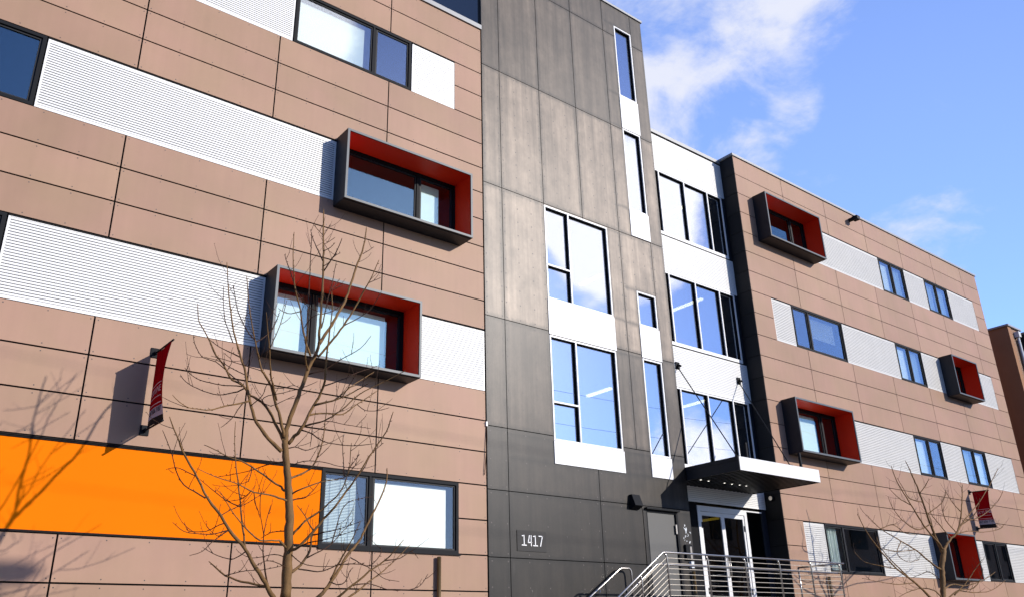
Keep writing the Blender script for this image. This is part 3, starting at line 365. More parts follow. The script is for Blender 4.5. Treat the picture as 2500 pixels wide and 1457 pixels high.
TREE_FAR = [
('trunk',[(21.49,-2.5,2.024,0.0537),(21.668,-2.5,2.423,0.0514),(21.808,-2.5,2.812,0.0499),(21.953,-2.5,3.184,0.0487),(22.116,-2.5,3.41,0.0474),(22.231,-2.5,3.572,0.0461)]),
('A',[(22.13,-2.5,3.44,0.0357),(22.147,-2.43,3.684,0.027),(21.92,-2.433,4.161,0.021),(21.858,-2.354,4.93,0.0159),(21.8,-2.27,5.448,0.011),(21.704,-2.231,5.772,0.0064)]),
('A',[(22.15,-2.465,3.562,0.0256),(22.05,-2.507,3.672,0.0197),(21.247,-2.631,3.994,0.0155),(20.63,-2.689,4.5,0.0119),(19.988,-2.785,4.986,0.0087),(19.714,-2.852,5.34,0.0058)]),
('A',[(21.909,-2.433,4.16,0.0123),(21.329,-2.372,4.004,0.0096),(20.769,-2.341,4.19,0.0078),(20.543,-2.261,4.478,0.0064),(20.56,-2.187,4.787,0.0051)]),
('A',[(20.633,-2.689,4.507,0.0099),(20.39,-2.543,4.674,0.007),(20.242,-2.413,4.926,0.005)]),
('A',[(21.845,-2.354,4.929,0.0104),(22.027,-2.496,5.172,0.0074),(22.016,-2.596,5.311,0.0052)]),
('A',[(21.862,-2.374,4.712,0.0104),(21.342,-2.318,4.781,0.008),(21.366,-2.2,5.055,0.0066),(21.282,-2.136,5.315,0.0052)]),
('A',[(21.864,-2.413,4.401,0.0103),(22.381,-2.625,4.717,0.0073),(22.409,-2.781,5.007,0.0052)]),
('A',[(22.021,-2.431,3.977,0.0103),(22.317,-2.267,4.399,0.0074),(22.531,-2.059,4.648,0.0053)]),
('B',[(22.204,-2.5,3.512,0.0307),(22.341,-2.502,3.636,0.0251),(22.629,-2.543,3.846,0.0214),(22.847,-2.615,3.982,0.0181),(23.135,-2.613,4.255,0.0151),(23.211,-2.677,4.532,0.0121),(23.366,-2.709,4.886,0.0093),(23.389,-2.778,5.24,0.0065)]),
('B',[(22.805,-2.597,3.951,0.0178),(23.59,-2.482,4.298,0.0144),(24.399,-2.396,4.629,0.0122),(25.348,-2.273,4.991,0.0101),(26.5,-2.167,5.563,0.0082),(27.606,-2.089,6.199,0.0062)]),
('B',[(22.847,-2.615,3.982,0.0125),(22.142,-2.74,4.229,0.0092),(21.752,-2.885,4.484,0.0069),(21.584,-3.026,4.751,0.0051)]),
('B',[(22.629,-2.543,3.846,0.0125),(22.296,-2.453,4.222,0.0093),(22.326,-2.305,4.497,0.0072),(22.729,-2.147,4.914,0.0054)]),
('B',[(23.197,-2.677,4.531,0.0117),(23.166,-2.525,4.79,0.008),(23.489,-2.277,5.118,0.0055)]),
('B',[(23.014,-2.614,4.144,0.0105),(23.59,-2.74,4.404,0.0084),(23.778,-2.875,4.63,0.0068),(23.754,-2.985,4.878,0.0054)]),
('B',[(22.805,-2.597,3.951,0.0115),(23.768,-2.513,4.095,0.0096),(24.802,-2.426,4.131,0.0083),(26.148,-2.314,4.307,0.0071),(26.775,-2.195,4.471,0.0059)]),
('B',[(23.616,-2.482,4.352,0.0119),(24.836,-2.392,4.528,0.0094),(26.529,-2.204,5.032,0.0078),(27.44,-2.121,5.471,0.0061)]),
('C',[(21.52,-2.5,2.208,0.0294),(20.893,-2.576,2.41,0.0229),(20.132,-2.673,2.712,0.0184),(19.139,-2.832,2.973,0.0144),(18.437,-2.899,3.325,0.0111),(17.749,-3.04,3.682,0.008),(17.311,-3.145,4.019,0.0052)]),
('C',[(21.933,-2.5,3.044,0.0227),(21.592,-2.463,3.175,0.0173),(21.006,-2.385,3.511,0.0136),(20.283,-2.297,3.781,0.0104),(19.958,-2.168,3.972,0.0075),(19.508,-2.128,4.268,0.0049)]),
('C',[(21.439,-2.5,2.208,0.0196),(20.796,-2.418,2.647,0.0151),(20.397,-2.332,2.939,0.0121),(19.936,-2.251,3.3,0.0094),(19.736,-2.204,3.529,0.0071),(19.79,-2.119,3.774,0.0049)]),
('C',[(20.135,-2.673,2.717,0.0104),(19.08,-2.788,2.652,0.0076),(18.029,-2.907,2.682,0.0058),(17.168,-3.087,2.715,0.0042)]),
('C',[(21.006,-2.385,3.511,0.0109),(20.459,-2.253,3.462,0.0082),(20.065,-2.117,3.505,0.0064),(19.893,-1.973,3.605,0.0049)]),
('C',[(19.139,-2.832,2.973,0.0101),(18.607,-2.743,3.033,0.0076),(18.288,-2.556,3.124,0.0059),(18.094,-2.467,3.342,0.0045)]),
('C',[(20.524,-2.319,3.696,0.0099),(19.982,-2.445,3.377,0.0075),(20.159,-2.562,3.189,0.006),(20.516,-2.684,3.238,0.0048)]),
('C',[(19.957,-2.168,3.968,0.0098),(20.774,-2.061,4.125,0.0079),(21.627,-1.892,3.994,0.0065),(22.472,-1.775,4.001,0.0053)]),
('D',[(21.727,-2.5,2.583,0.0179),(22.489,-2.398,2.746,0.0137),(23.526,-2.268,2.746,0.0108),(24.815,-2.14,2.914,0.0083),(25.991,-2.005,3.168,0.0057)]),
('D',[(21.602,-2.5,2.301,0.0157),(22.238,-2.634,2.583,0.0121),(22.805,-2.731,2.634,0.0096),(23.108,-2.849,2.875,0.0073),(22.909,-3.04,3.099,0.0051)]),
('D',[(21.664,-2.5,2.395,0.0148),(21.398,-2.442,2.581,0.0113),(21.126,-2.289,2.633,0.0089),(20.554,-2.214,2.536,0.0067),(20.215,-2.116,2.4,0.0048)]),
('D',[(22.046,-2.6,2.469,0.013),(22.545,-2.733,2.774,0.0096),(22.882,-2.845,3.065,0.0073),(23.125,-2.971,3.308,0.0051)]),
('D',[(22.238,-2.634,2.583,0.012),(23.337,-2.52,2.558,0.0093),(24.589,-2.389,2.636,0.0074),(25.88,-2.271,2.93,0.0056)]),
('D',[(21.812,-2.5,2.774,0.011),(21.627,-2.32,3.021,0.0084),(21.449,-2.195,2.977,0.0066),(21.328,-1.98,2.894,0.005)]),
]
# ------------------------------------------------------------------ the main building
ROWS = [0,.63,1.26,1.89,2.52,3.15,3.78,4.425,5.064,5.68,6.285,6.93,7.57,8.195,8.815,9.42,10.07,10.725,11.346,11.964,12.59,13.23,13.86,14.50,15.12]
BZ = {1:(3.15,4.425), 2:(6.285,7.57), 3:(9.42,10.725), 4:(12.59,13.86)}
LCOL = [-9.4,-7,-4.6,-2.23,.175,2.575,4.975,7.385,9.806]
RCOL = [19.265,21.675,24.065,26.455,28.85,31.24,33.63,35.01]

def subtract(rects, holes):
    for h in holes:
        out = []
        for (x0,x1,z0,z1) in rects:
            hx0, hx1, hz0, hz1 = max(x0,h[0]), min(x1,h[1]), max(z0,h[2]), min(z1,h[3])
            if hx0 >= hx1-1e-6 or hz0 >= hz1-1e-6: out.append((x0,x1,z0,z1)); continue
            if hz0 > z0+1e-6: out.append((x0,x1,z0,hz0))
            if hz1 < z1-1e-6: out.append((x0,x1,hz1,z1))
            if hx0 > x0+1e-6: out.append((x0,hx0,hz0,hz1))
            if hx1 < x1-1e-6: out.append((hx1,x1,hz0,hz1))
        rects = out
    return rects
def inside(x, z, holes, pad=.02):
    return any(h[0]-pad < x < h[1]+pad and h[2]-pad < z < h[3]+pad for h in holes)

B = thing('apartment_building', 'four storey apartment building of brown panels with white ribbed bands and a cement stair tower', 'building', (0,0,0))

def cladding(cols, rows, holes, mat, tonef, thick=.012, gap=.018, name='cladding', stain=None, nscrew=.62, screw_in=.045, srad=.010, label=None):
    mb = MB(); g = gap/2
    for i in range(len(cols)-1):
        for j in range(len(rows)-1):
            x0,x1,z0,z1 = cols[i]+g, cols[i+1]-g, rows[j]+g, rows[j+1]-g
            t = tonef(i, j)
            for r in subtract([(x0,x1,z0,z1)], holes):
                if stain:
                    mb.box(r[0],r[1],-thick,.0,r[2],r[3],0,t,skip='bf'); mb.stained_panel(r[0],r[1],-thick,r[2],r[3],0,t,stain)
                else: mb.box(r[0],r[1],-thick,.0,r[2],r[3],0,t,skip='b')
            n = max(2, round((x1-x0)/nscrew)+1)
            for zz in (z0+screw_in, z1-screw_in):
                for k in range(n):
                    xx = x0+.04+(x1-x0-.08)*k/(n-1)
                    if not inside(xx, zz, holes): mb.disc((xx,-thick-.0025,zz), srad, m=1)
    return mb

# --- lists of what fills the bands --------------------------------------------------
# louvre panels (x0,x1,band), windows (x0,x1,band,mullions), boxes (x0,x1,z0,z1)
LOUV_L = [(-9.3,-1.45,3),(1.225,6.29,3),(-9.3,-1.6,2),(1.215,5.13,2),(8.01,9.80,2),(-9.3,5.225,4),(7.94,9.06,4)]
LOUV_R = [(22.84,27.05,4),(28.82,30.27,4),(32.08,34.19,4),(20.18,21.14,3),(23.85,27.04,3),(28.81,30.11,3),(32.02,34.19,3),
          (22.75,27.01,2),(28.82,30.23,2),(32.07,34.20,2),(20.10,21.05,1),(23.77,26.90,1),(28.78,30.25,1),(32.08,34.20,1)]
WIN = [(-1.43,1.205,3,[-.1],'g'),(-1.58,1.195,2,[-.2],'g'),(5.245,7.915,4,[7.02],'R0'),(6.395,9.155,1,[7.33],'S0 R1'),
       (27.07,28.80,4,[27.93],'R0 C1'),(30.29,32.06,4,[31.18],'C0 C1'),
       (21.16,23.83,3,[22.0],'P1'),(27.06,28.79,3,[27.93],'R0 C1'),
       (27.03,28.80,2,[27.97],'R0'),(30.25,32.05,2,[31.16],'C0 R1'),
       (21.07,23.75,1,[21.95],'C0'),(30.27,32.06,1,[31.19],'')]
BOXES = [(6.29,9.205,9.285,10.78,[8.24],'R1x'),(5.13,8.01,6.14,7.625,[6.11],'R0 R1x'),(19.985,22.845,12.47,13.945,[22.05],''),
         (19.905,22.75,6.15,7.63,[21.98],'R0'),(30.11,32.015,9.32,10.76,[30.35],''),(26.90,28.78,3.095,4.475,[27.75],'R0')]
def bandrect(x0,x1,b): return (x0,x1,BZ[b][0],BZ[b][1])
ORANGE = (-9.3,6.385,BZ[1][0],BZ[1][1])
holes = [bandrect(a,b,c) for a,b,c in LOUV_L+LOUV_R]+[bandrect(w[0],w[1],w[2]) for w in WIN]+[q[:4] for q in BOXES]+[ORANGE]
# slivers between neighbours in a band are closed with black trim, so join them into the hole
for b in BZ:
    xs = sorted([(a,c) for a,c,d in LOUV_L+LOUV_R if d == b]+[(w[0],w[1]) for w in WIN if w[2] == b]+[(q[0],q[1]) for q in BOXES if abs((q[2]+q[3])/2-sum(BZ[b])/2) < .3]+([ORANGE[:2]] if b == 1 else []))
    for p, q in zip(xs, xs[1:]):
        if 0 < q[0]-p[1] < .06: holes.append((p[1]-.001,q[0]+.001,*BZ[b]))
win_holes = [bandrect(w[0],w[1],w[2]) for w in WIN]+[q[:4] for q in BOXES]

tr = random.Random(5)
tones = {}
def bt(i, j):
    return tones.setdefault((i,j), 1+tr.uniform(-.075,.06))
for cols, lab in ((LCOL,'brown wing left of the tower'),(RCOL,'brown wing right of the tower')):
    hs = [h for h in holes if h[1] > cols[0] and h[0] < cols[-1]]
    tones.clear()
    o = cladding(cols, ROWS, hs, M['brown'], bt, gap=.025 if cols is LCOL else .019).build('cladding', [M['brown'],M['screw']], B); o['label'] = lab
    mb = MB()
    for r in subtract([(cols[0],cols[-1],0,15.1)], [h for h in win_holes if h[1] > cols[0] and h[0] < cols[-1]]):
        mb.box(r[0],r[1],.022,.10,r[2],r[3])
    mb.build('backing_wall', M['gap'], B)

def louvre(x0,x1,z0,z1,y=.0,dp=.010,pitch=.05):
    """horizontally ribbed white metal panel"""
    mb = MB(); yf = y+.004
    mb.box(x0+.004,x0+.035,yf-.008,yf+.012,z0+.002,z1-.03); mb.box(x1-.035,x1-.004,yf-.008,yf+.012,z0+.002,z1-.03)
    zb = z0+.05
    mb.box(x0+.036,x1-.036,yf-.008,yf+.012,z0+.002,zb)
    n = int((z1-.03-zb)/pitch); a, b = x0+.036, x1-.036
    for k in range(n):
        z = zb+k*pitch
        P = [(0,yf+dp),(.0085,yf+dp),(.0095,yf-.004),(pitch-.007,yf-.006),(pitch,yf+dp-.004)]
        for (u0,v0),(u1,v1) in zip(P,P[1:]):
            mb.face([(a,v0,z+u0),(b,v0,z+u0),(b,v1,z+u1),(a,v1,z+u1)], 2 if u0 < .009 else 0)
    ztop = zb+n*pitch
    mb.box(a,b,yf-.006,yf+.012,ztop,z1-.028)
    mb.box(x0,x1,yf-.016,yf+.016,z1-.024,z1-.002,1)      # dark head flashing
    return mb
for x0,x1,b in LOUV_L+LOUV_R:
    far = x0 > 12 or x1 > 9
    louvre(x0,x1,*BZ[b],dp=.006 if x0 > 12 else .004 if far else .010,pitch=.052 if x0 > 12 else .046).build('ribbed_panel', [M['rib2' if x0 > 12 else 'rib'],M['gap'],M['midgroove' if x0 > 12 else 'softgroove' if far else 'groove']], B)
# orange panel with dark head and sill flashings
mb = MB(); x0,x1,z0,z1 = ORANGE
mb.box(x0,x1,.003,.015,z0+.03,z1-.045)
mb.box(x0,x1,-.03,.018,z0+.0,z0+.028,1); mb.box(x0,x1,-.022,.018,z1-.02,z1-.002,1); mb.box(x0,x1,-.012,.017,z1-.042,z1-.024,1)
o = mb.build('orange_panel', [M['orange'],M['gap']], B)

# --- windows ------------------------------------------------------------------------
def roller(parent, x0,x1,z0,z1,y,mat):
    mb = MB(); mb.box(x0,x1,y,y+.004,z0,z1); mb.tube([(x0,y+.02,z1),(x1,y+.02,z1)],.022,8); mb.box(x0,x1,y-.004,y+.008,z0-.02,z0)
    mb.build('roller_blind', mat, parent)
def slats(parent, x0,x1,z0,z1,y,mat):
    mb = MB(); z = z0
    while z < z1:
        mb.face([(x0,y,z),(x1,y,z),(x1,y+.018,z+.019),(x0,y+.018,z+.019)]); z += .025
    for xx in (x0+.12,(x0+x1)/2,x1-.12): mb.box(xx-.003,xx+.003,y-.004,y-.002,z0,z1,1)
    mb.build('venetian_blind', [mat,M['sash']], parent)
def curtain(parent, x0,x1,z0,z1,y,mat):
    mb = MB(); n = 28; pts = [(x0+(x1-x0)*k/n, y+.025*math.sin(k*1.9)+.01*math.sin(k*.7)) for k in range(n+1)]
    for (a,ya),(b,yb) in zip(pts,pts[1:]): mb.face([(a,ya,z0),(b,yb,z0),(b,yb,z1),(a,ya,z1)],sm=True)
    mb.build('curtain', mat, parent)
def window(parent, x0,x1,z0,z1,y,mulls,opts='',fw=.055,gl=None,fm=None,name='window'):
    gl = gl or M['gA']; mb = MB(); d0, d1 = y-.012, y+.075
    mb.box(x0,x0+fw,d0,d1,z0,z1); mb.box(x1-fw,x1,d0,d1,z0,z1)
    mb.box(x0+fw,x1-fw,d0,d1,z1-fw,z1); mb.box(x0+fw,x1-fw,d0,d1,z0,z0+fw)
    xs = [x0+fw]+[q for m in mulls for q in (m-.045,m+.045)]+[x1-fw]
    for m in mulls:
        mb.box(m-.045,m-.003,d0+.004,d1,z0+fw,z1-fw); mb.box(m-.003,m+.045,d0+.03,d1,z0+fw,z1-fw)
    lights = list(zip(xs[0::2],xs[1::2]))
    for k,(a,b) in enumerate(lights):                     # sash bead round each light
        s = .032; yy0, yy1 = y+.018, y+.06
        mb.box(a,a+s,yy0,yy1,z0+fw,z1-fw,1); mb.box(b-s,b,yy0,yy1,z0+fw,z1-fw,1)
        mb.box(a+s,b-s,yy0,yy1,z1-fw-s,z1-fw,1); mb.box(a+s,b-s,yy0,yy1,z0+fw,z0+fw+s,1)
    w = mb.build(name, [fm or M['black'],M['sash']], parent)
    for k,(a,b) in enumerate(lights):
        p = MB(); p.box(a+.03,b-.03,y+.036,y+.042,z0+fw+.03,z1-fw-.03); p.build('pane', gl, w)
        A, C, Z0, Z1 = a+.04, b-.04, z0+fw+.035, z1-fw-.06
        if 'R%d'%k in opts:
            if 'R%dx'%k in opts: C -= .12
            roller(w, A, C-.1 if x1-x0 > 2 else C, Z0, Z1-.02, y+.13, M['blind'])
        if 'S%d'%k in opts: slats(w, A, C-.14, Z0, Z1-.02, y+.12, M['slat'])
        if 'C%d'%k in opts: curtain(w, A, C, Z0-.02, Z1+.04, y+.16, M['slat'])
        if 'P%d'%k in opts: slats(w, A+.05, C-.2, Z0+.45, Z1, y+.15, M['blind'])
    return w
for x0,x1,b,mu,op in WIN:
    w = window(B, x0,x1,BZ[b][0]+.002,BZ[b][1]-.002,.0,mu,op,gl=M['gC'] if b == 1 else M['gE'] if 'g' in op else None)
    if b == 1 and x0 < 10:
        s = MB(); s.box(x0-.01,x1+.03,-.045,.0,BZ[b][0]-.028,BZ[b][0]-.002); s.build('sill', M['black'], w)
# --- projecting window boxes ---------------------------------------------------------
D = .45
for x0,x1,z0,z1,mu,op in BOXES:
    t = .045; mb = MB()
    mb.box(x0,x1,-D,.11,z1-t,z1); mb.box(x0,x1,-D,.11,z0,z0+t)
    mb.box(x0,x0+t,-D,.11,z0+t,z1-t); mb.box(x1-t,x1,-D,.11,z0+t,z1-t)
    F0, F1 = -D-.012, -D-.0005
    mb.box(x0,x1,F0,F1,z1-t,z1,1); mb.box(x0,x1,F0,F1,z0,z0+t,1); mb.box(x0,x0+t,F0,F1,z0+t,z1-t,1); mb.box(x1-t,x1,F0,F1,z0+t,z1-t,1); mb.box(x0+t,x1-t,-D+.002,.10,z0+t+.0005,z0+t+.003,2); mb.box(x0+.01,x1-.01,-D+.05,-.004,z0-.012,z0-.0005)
    s = mb.build('window_box', [M['grey'],M['trim'],M['cope']], B)  # shaded shell dark, sunlit front and sill light: light set by colour
    ln = MB(); a,b,c,d = x0+t,x1-t,z0+t,z1-t; e = .004
    ln.box(a+.001,b-.001,-D+.012,.108,d-e,d-.0005); ln.box(b-e,b-.0005,-D+.012,.108,c+.004,d-e-.0005); ln.box(a+.0005,a+e,-D+.012,.108,c+.004,d-e-.0005)
    ln.build('red_lining', M['red'], s)
    window(s, a+.006,b-.006,c+.005,d-.007,.115,mu,op,fw=.07,gl=M['gE'],name='window')

# --- cement stair tower ---------------------------------------------------------------
TX = [9.818,10.335,11.56,12.785,14.015,15.15,15.62]
TZ = [5.60,7.908,11.03,14.17,17.22,18.26]
TOWER_WIN = [  # x0,x1,z0,z1,mullions,(transoms: z, light index)
    (11.56,13.59,8.67,11.00,[12.30],(9.50,0)),(11.56,13.59,5.51,7.83,[12.33],(6.34,0)),
    (14.465,15.14,15.26,17.60,[],None),(14.465,15.14,11.80,14.22,[],None),(14.465,15.14,8.66,9.55,[],None),(14.465,15.14,5.51,7.835,[],None)]
INFILL = [(11.56,13.59,7.835,8.67),(11.56,13.59,5.02,5.51),(14.465,15.14,14.22,15.26),(14.465,15.14,11.04,11.80),(14.465,15.14,7.84,8.66),(14.465,15.14,5.02,5.51)]
SDOOR = (14.16,15.17,2.2,4.285)
twin = [w[:4] for w in TOWER_WIN]; tho = twin+INFILL+[SDOOR]
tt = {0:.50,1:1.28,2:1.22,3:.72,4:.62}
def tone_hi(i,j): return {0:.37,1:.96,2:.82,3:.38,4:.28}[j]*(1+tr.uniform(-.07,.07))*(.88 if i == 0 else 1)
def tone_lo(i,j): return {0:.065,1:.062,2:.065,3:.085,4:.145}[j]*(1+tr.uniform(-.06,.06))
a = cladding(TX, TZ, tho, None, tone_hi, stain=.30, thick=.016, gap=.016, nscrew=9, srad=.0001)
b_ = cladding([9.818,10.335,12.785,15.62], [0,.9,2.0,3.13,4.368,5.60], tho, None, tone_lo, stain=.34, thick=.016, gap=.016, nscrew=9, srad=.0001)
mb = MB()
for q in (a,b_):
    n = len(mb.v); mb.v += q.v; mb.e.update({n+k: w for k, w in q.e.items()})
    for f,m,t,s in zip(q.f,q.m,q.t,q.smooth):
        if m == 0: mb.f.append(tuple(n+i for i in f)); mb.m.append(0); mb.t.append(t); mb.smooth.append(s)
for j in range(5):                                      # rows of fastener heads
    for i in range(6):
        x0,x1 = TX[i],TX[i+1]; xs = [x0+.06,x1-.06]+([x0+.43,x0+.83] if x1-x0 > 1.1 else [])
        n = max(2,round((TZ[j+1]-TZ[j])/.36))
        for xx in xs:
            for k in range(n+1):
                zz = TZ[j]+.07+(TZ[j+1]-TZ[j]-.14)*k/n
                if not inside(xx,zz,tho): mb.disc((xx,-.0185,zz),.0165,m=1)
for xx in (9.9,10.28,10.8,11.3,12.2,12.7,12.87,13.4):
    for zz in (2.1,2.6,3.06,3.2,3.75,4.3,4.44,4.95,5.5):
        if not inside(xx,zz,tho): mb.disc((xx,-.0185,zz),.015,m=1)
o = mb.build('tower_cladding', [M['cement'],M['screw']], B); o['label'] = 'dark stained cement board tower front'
mb = MB()
for r in subtract([(9.812,15.626,0,18.24)], twin): mb.box(r[0],r[1],.020,.10,r[2],r[3])
mb.build('backing_wall', M['gap'], B)
mb = MB()
mb.box(9.812,9.86,.101,7,15.02,18.24); mb.box(15.578,15.626,.101,7,0,18.24); mb.box(9.861,15.577,6.9,7,15.02,18.24); mb.box(9.861,15.577,.101,6.899,18.0,18.2)
mb.build('tower_side', M['navy'], B)
for x0,x1,z0,z1 in INFILL:
    mb = MB(); mb.box(x0-.012,x1+.012,-.034,.018,z0+.006,z1-.008); mb.build('white_infill_panel', M['white'], B)

def storefront(x0,x1,z0,z1,y,mulls,transom=None,cap=.036,proud=.02,gl=None,name='window',sill=0):
    """white capped curtain-wall window with black sides to its bars"""
    mb = MB(); c = cap; yb = y+.105
    def bar(a,b,p,q):
        mb.box(a,b,y-proud,y+.006,p,q,0); mb.box(a,b,y+.0061,yb,p,q,1)
    bar(x0,x0+c,z0,z1); bar(x1-c,x1,z0,z1); bar(x0+c,x1-c,z1-c,z1); bar(x0+c,x1-c,z0,z0+max(c,sill))
    xs = [x0+c]+[q for m in mulls for q in (m-c/2,m+c/2)]+[x1-c]
    for m in mulls: bar(m-c/2,m+c/2,z0+max(c,sill),z1-c)
    w = None; pan = []
    for k,(a,b) in enumerate(zip(xs[0::2],xs[1::2])):
        zz = [z0+max(c,sill),z1-c]
        if transom and transom[1] == k:
            bar(a,b,transom[0]-c/2,transom[0]+c/2); zz = [zz[0],transom[0]-c/2,transom[0]+c/2,zz[1]]
        for p,q in zip(zz[0::2],zz[1::2]): pan.append((a,b,p,q))
    w = mb.build(name, [M['white'],M['bead']], B)
    for a,b,p,q in pan:
        g = MB(); g.box(a-.005,b+.005,y+.056,y+.062,p-.005,q+.005); g.build('pane', gl or M['gB'], w)
    return w
for x0,x1,z0,z1,mu,trn in TOWER_WIN: storefront(x0+.004,x1-.004,z0+.004,z1-.004,.0,mu,trn)

# --- recessed link between tower and right wing ---------------------------------------
Y = .5
LROW = [(5.50,7.53),(8.66,10.70),(11.82,13.84)]
for z0,z1 in LROW: storefront(15.63,19.12,z0,z1,Y,[16.35,17.42,18.45],None,cap=.04,proud=.02,sill=.09)
for z0,z1 in ((4.70,5.49),(7.54,8.65),(10.71,11.81),(13.85,15.02)):
    q = louvre(15.63,19.262,z0,z1,Y-.02,dp=.003,pitch=.046); q.build('ribbed_panel', [M['rib'],M['gap'],M['softgroove']], B)
for z0,z1 in LROW:
    mb = MB(); mb.box(19.121,19.262,Y-.015,Y+.1,z0,z1); mb.build('jamb_panel', M['grey'], B)
mb = MB()
for r in subtract([(15.628,19.262,0,15.05)], [(15.63,19.12,z0,z1) for z0,z1 in LROW]+[(15.9,19.1,2.2,4.69)]): mb.box(r[0],r[1],Y+.03,Y+.1,r[2],r[3])
mb.build('backing_wall', M['gap'], B)
# return of the right wing (faces left), dark panels with joints
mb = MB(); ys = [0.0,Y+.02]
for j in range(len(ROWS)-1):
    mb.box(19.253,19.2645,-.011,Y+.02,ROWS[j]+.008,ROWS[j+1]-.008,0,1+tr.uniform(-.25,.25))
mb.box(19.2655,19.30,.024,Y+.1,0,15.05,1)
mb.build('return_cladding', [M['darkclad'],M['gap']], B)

# --- copings, roofs, hidden back -------------------------------------------------------
mb = MB(); mb.box(-9.4,9.810,-.05,.35,15.125,15.245); mb.build('coping', M['cope'], B)
mb = MB(); mb.box(9.79,15.66,-.05,.3,18.262,18.33); mb.build('coping', M['cope'], B)
mb = MB(); mb.box(15.628,19.26,Y-.05,Y+.35,15.04,15.15); mb.build('coping', M['cope'], B)
mb = MB(); mb.box(19.215,35.05,-.05,.35,15.125,15.20); mb.box(19.215,19.5,.351,Y+.4,15.125,15.20); mb.build('coping', M['cope'], B)
mb = MB()
mb.box(-9.4,9.80,.351,14,14.95,15.1); mb.box(9.80,19.26,7.01,14,14.95,15.1); mb.box(15.63,19.26,Y+.36,7.0,14.95,15.0); mb.box(19.31,35.0,.36,14,14.95,15.1)
mb.box(-9.4,35.0,14.01,14.3,0,15.2); mb.box(-9.7,-9.41,0,14.3,0,15.1); mb.box(35.02,35.2,.3,14.3,0,15.1)
mb.build('roof', M['stucco'], B)
# interiors seen through the glass
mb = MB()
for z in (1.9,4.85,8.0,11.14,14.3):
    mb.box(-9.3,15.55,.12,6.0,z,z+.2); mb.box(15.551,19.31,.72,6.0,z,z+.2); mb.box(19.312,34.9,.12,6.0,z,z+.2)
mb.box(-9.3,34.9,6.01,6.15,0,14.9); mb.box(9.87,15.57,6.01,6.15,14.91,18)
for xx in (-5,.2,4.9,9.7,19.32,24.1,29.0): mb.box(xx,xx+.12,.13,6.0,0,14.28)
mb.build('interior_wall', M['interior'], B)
def tube_light(x,y0,y1,z,mat=None):
    mb = MB(); mb.box(x-.05,x+.05,y0,y1,z,z+.05,0); mb.box(x-.07,x+.07,y0-.02,y1+.02,z+.051,z+.09,1); mb.box(x-.01,x+.01,(y0+y1)/2-.01,(y0+y1)/2+.01,z+.09,z+.32,1)
    mb.build('ceiling_light', [mat or M['lamp'],M['cope']], B)
for a in ((15.04,1.7,2.5,10.7),(14.9,1.5,2.35,7.5),(18.74,1.3,2.4,13.9),(18.72,1.3,2.45,10.75),(18.16,1.1,1.95,7.6)): tube_light(*a)
tube_light(19.0,1.7,2.6,4.62,M['amber'])
mb = MB(); mb.box(17.0,19.0,1.3,1.36,8.25,9.35); mb.build('partition', M['pink'], B)

# --- entrance -----------------------------------------------------------------------
mb = MB(); yb = Y-.02
mb.box(16.50,16.60,yb,Y+.1,2.2,4.63); mb.box(18.31,18.41,yb,Y+.1,2.2,4.63); mb.box(16.601,18.309,yb,Y+.1,4.50,4.63); mb.box(18.411,19.05,yb,Y+.06,4.60,4.63)
mb.box(15.64,16.499,Y,Y+.1,2.2,4.69,1)
ent = mb.build('entrance_frame', [M['white'],M['bead']], B)
for a,b in ((16.606,17.452),(17.458,18.304)):
    mb = MB(); y0,y1 = Y+.0,Y+.05; st = .06
    mb.box(a,a+st,y0,y1,2.22,4.494); mb.box(b-st,b,y0,y1,2.22,4.494); mb.box(a+st,b-st,y0,y1,4.40,4.494); mb.box(a+st,b-st,y0,y1,2.22,2.45)
    hx = b-st/2 if a < 17 else a+st/2
    d = mb.build('entrance_door', M['white'], B)
    g = MB(); g.box(a+st-.004,b-st+.004,y0+.022,y0+.028,2.447,4.403); g.build('pane', M['gD'], d)
    h = MB(); h.tube([(hx,y0-.002,3.0),(hx,y0-.06,3.0),(hx,y0-.06,3.45),(hx,y0-.002,3.45)],.012,8); h.build('door_handle', M['steel'], d)
    h = MB()
    for zz in (2.6,3.35,4.1): h.box(a+.02 if a < 17 else b-.045,a+.045 if a < 17 else b-.02,y0-.012,y0-.001,zz,zz+.14)
    h.build('hinge', M['black'], d)
g = MB(); g.box(18.412,19.05,Y+.03,Y+.036,2.2,4.598); o = g.build('sidelight', M['gD'], B)
mb = MB(); mb.box(19.051,19.252,Y-.0,Y+.1,0,4.69); mb.build('jamb_panel', M['navy'], B)
# service door in the tower front
mb = MB(); x0,x1,z0,z1 = SDOOR
mb.box(x0,x0+.035,-.012,.06,z0,z1,0); mb.box(x1-.06,x1,-.03,.06,z0,z1,0); mb.box(x0+.0351,x1-.0601,-.012,.06,z1-.035,z1,0)
mb.box(x0-.04,x1+.03,-.09,-.02,z1+.012,z1+.05,0)
mb.box(x0+.036,x1-.061,.012,.019,z0,z1-.036,1)
sd = mb.build('service_door', [M['black'],M['doorgrey']], B)
h = MB(); h.box(x1-.10,x1-.055,-.034,-.0305,3.82,4.02); h.build('hinge', M['steel'], sd)
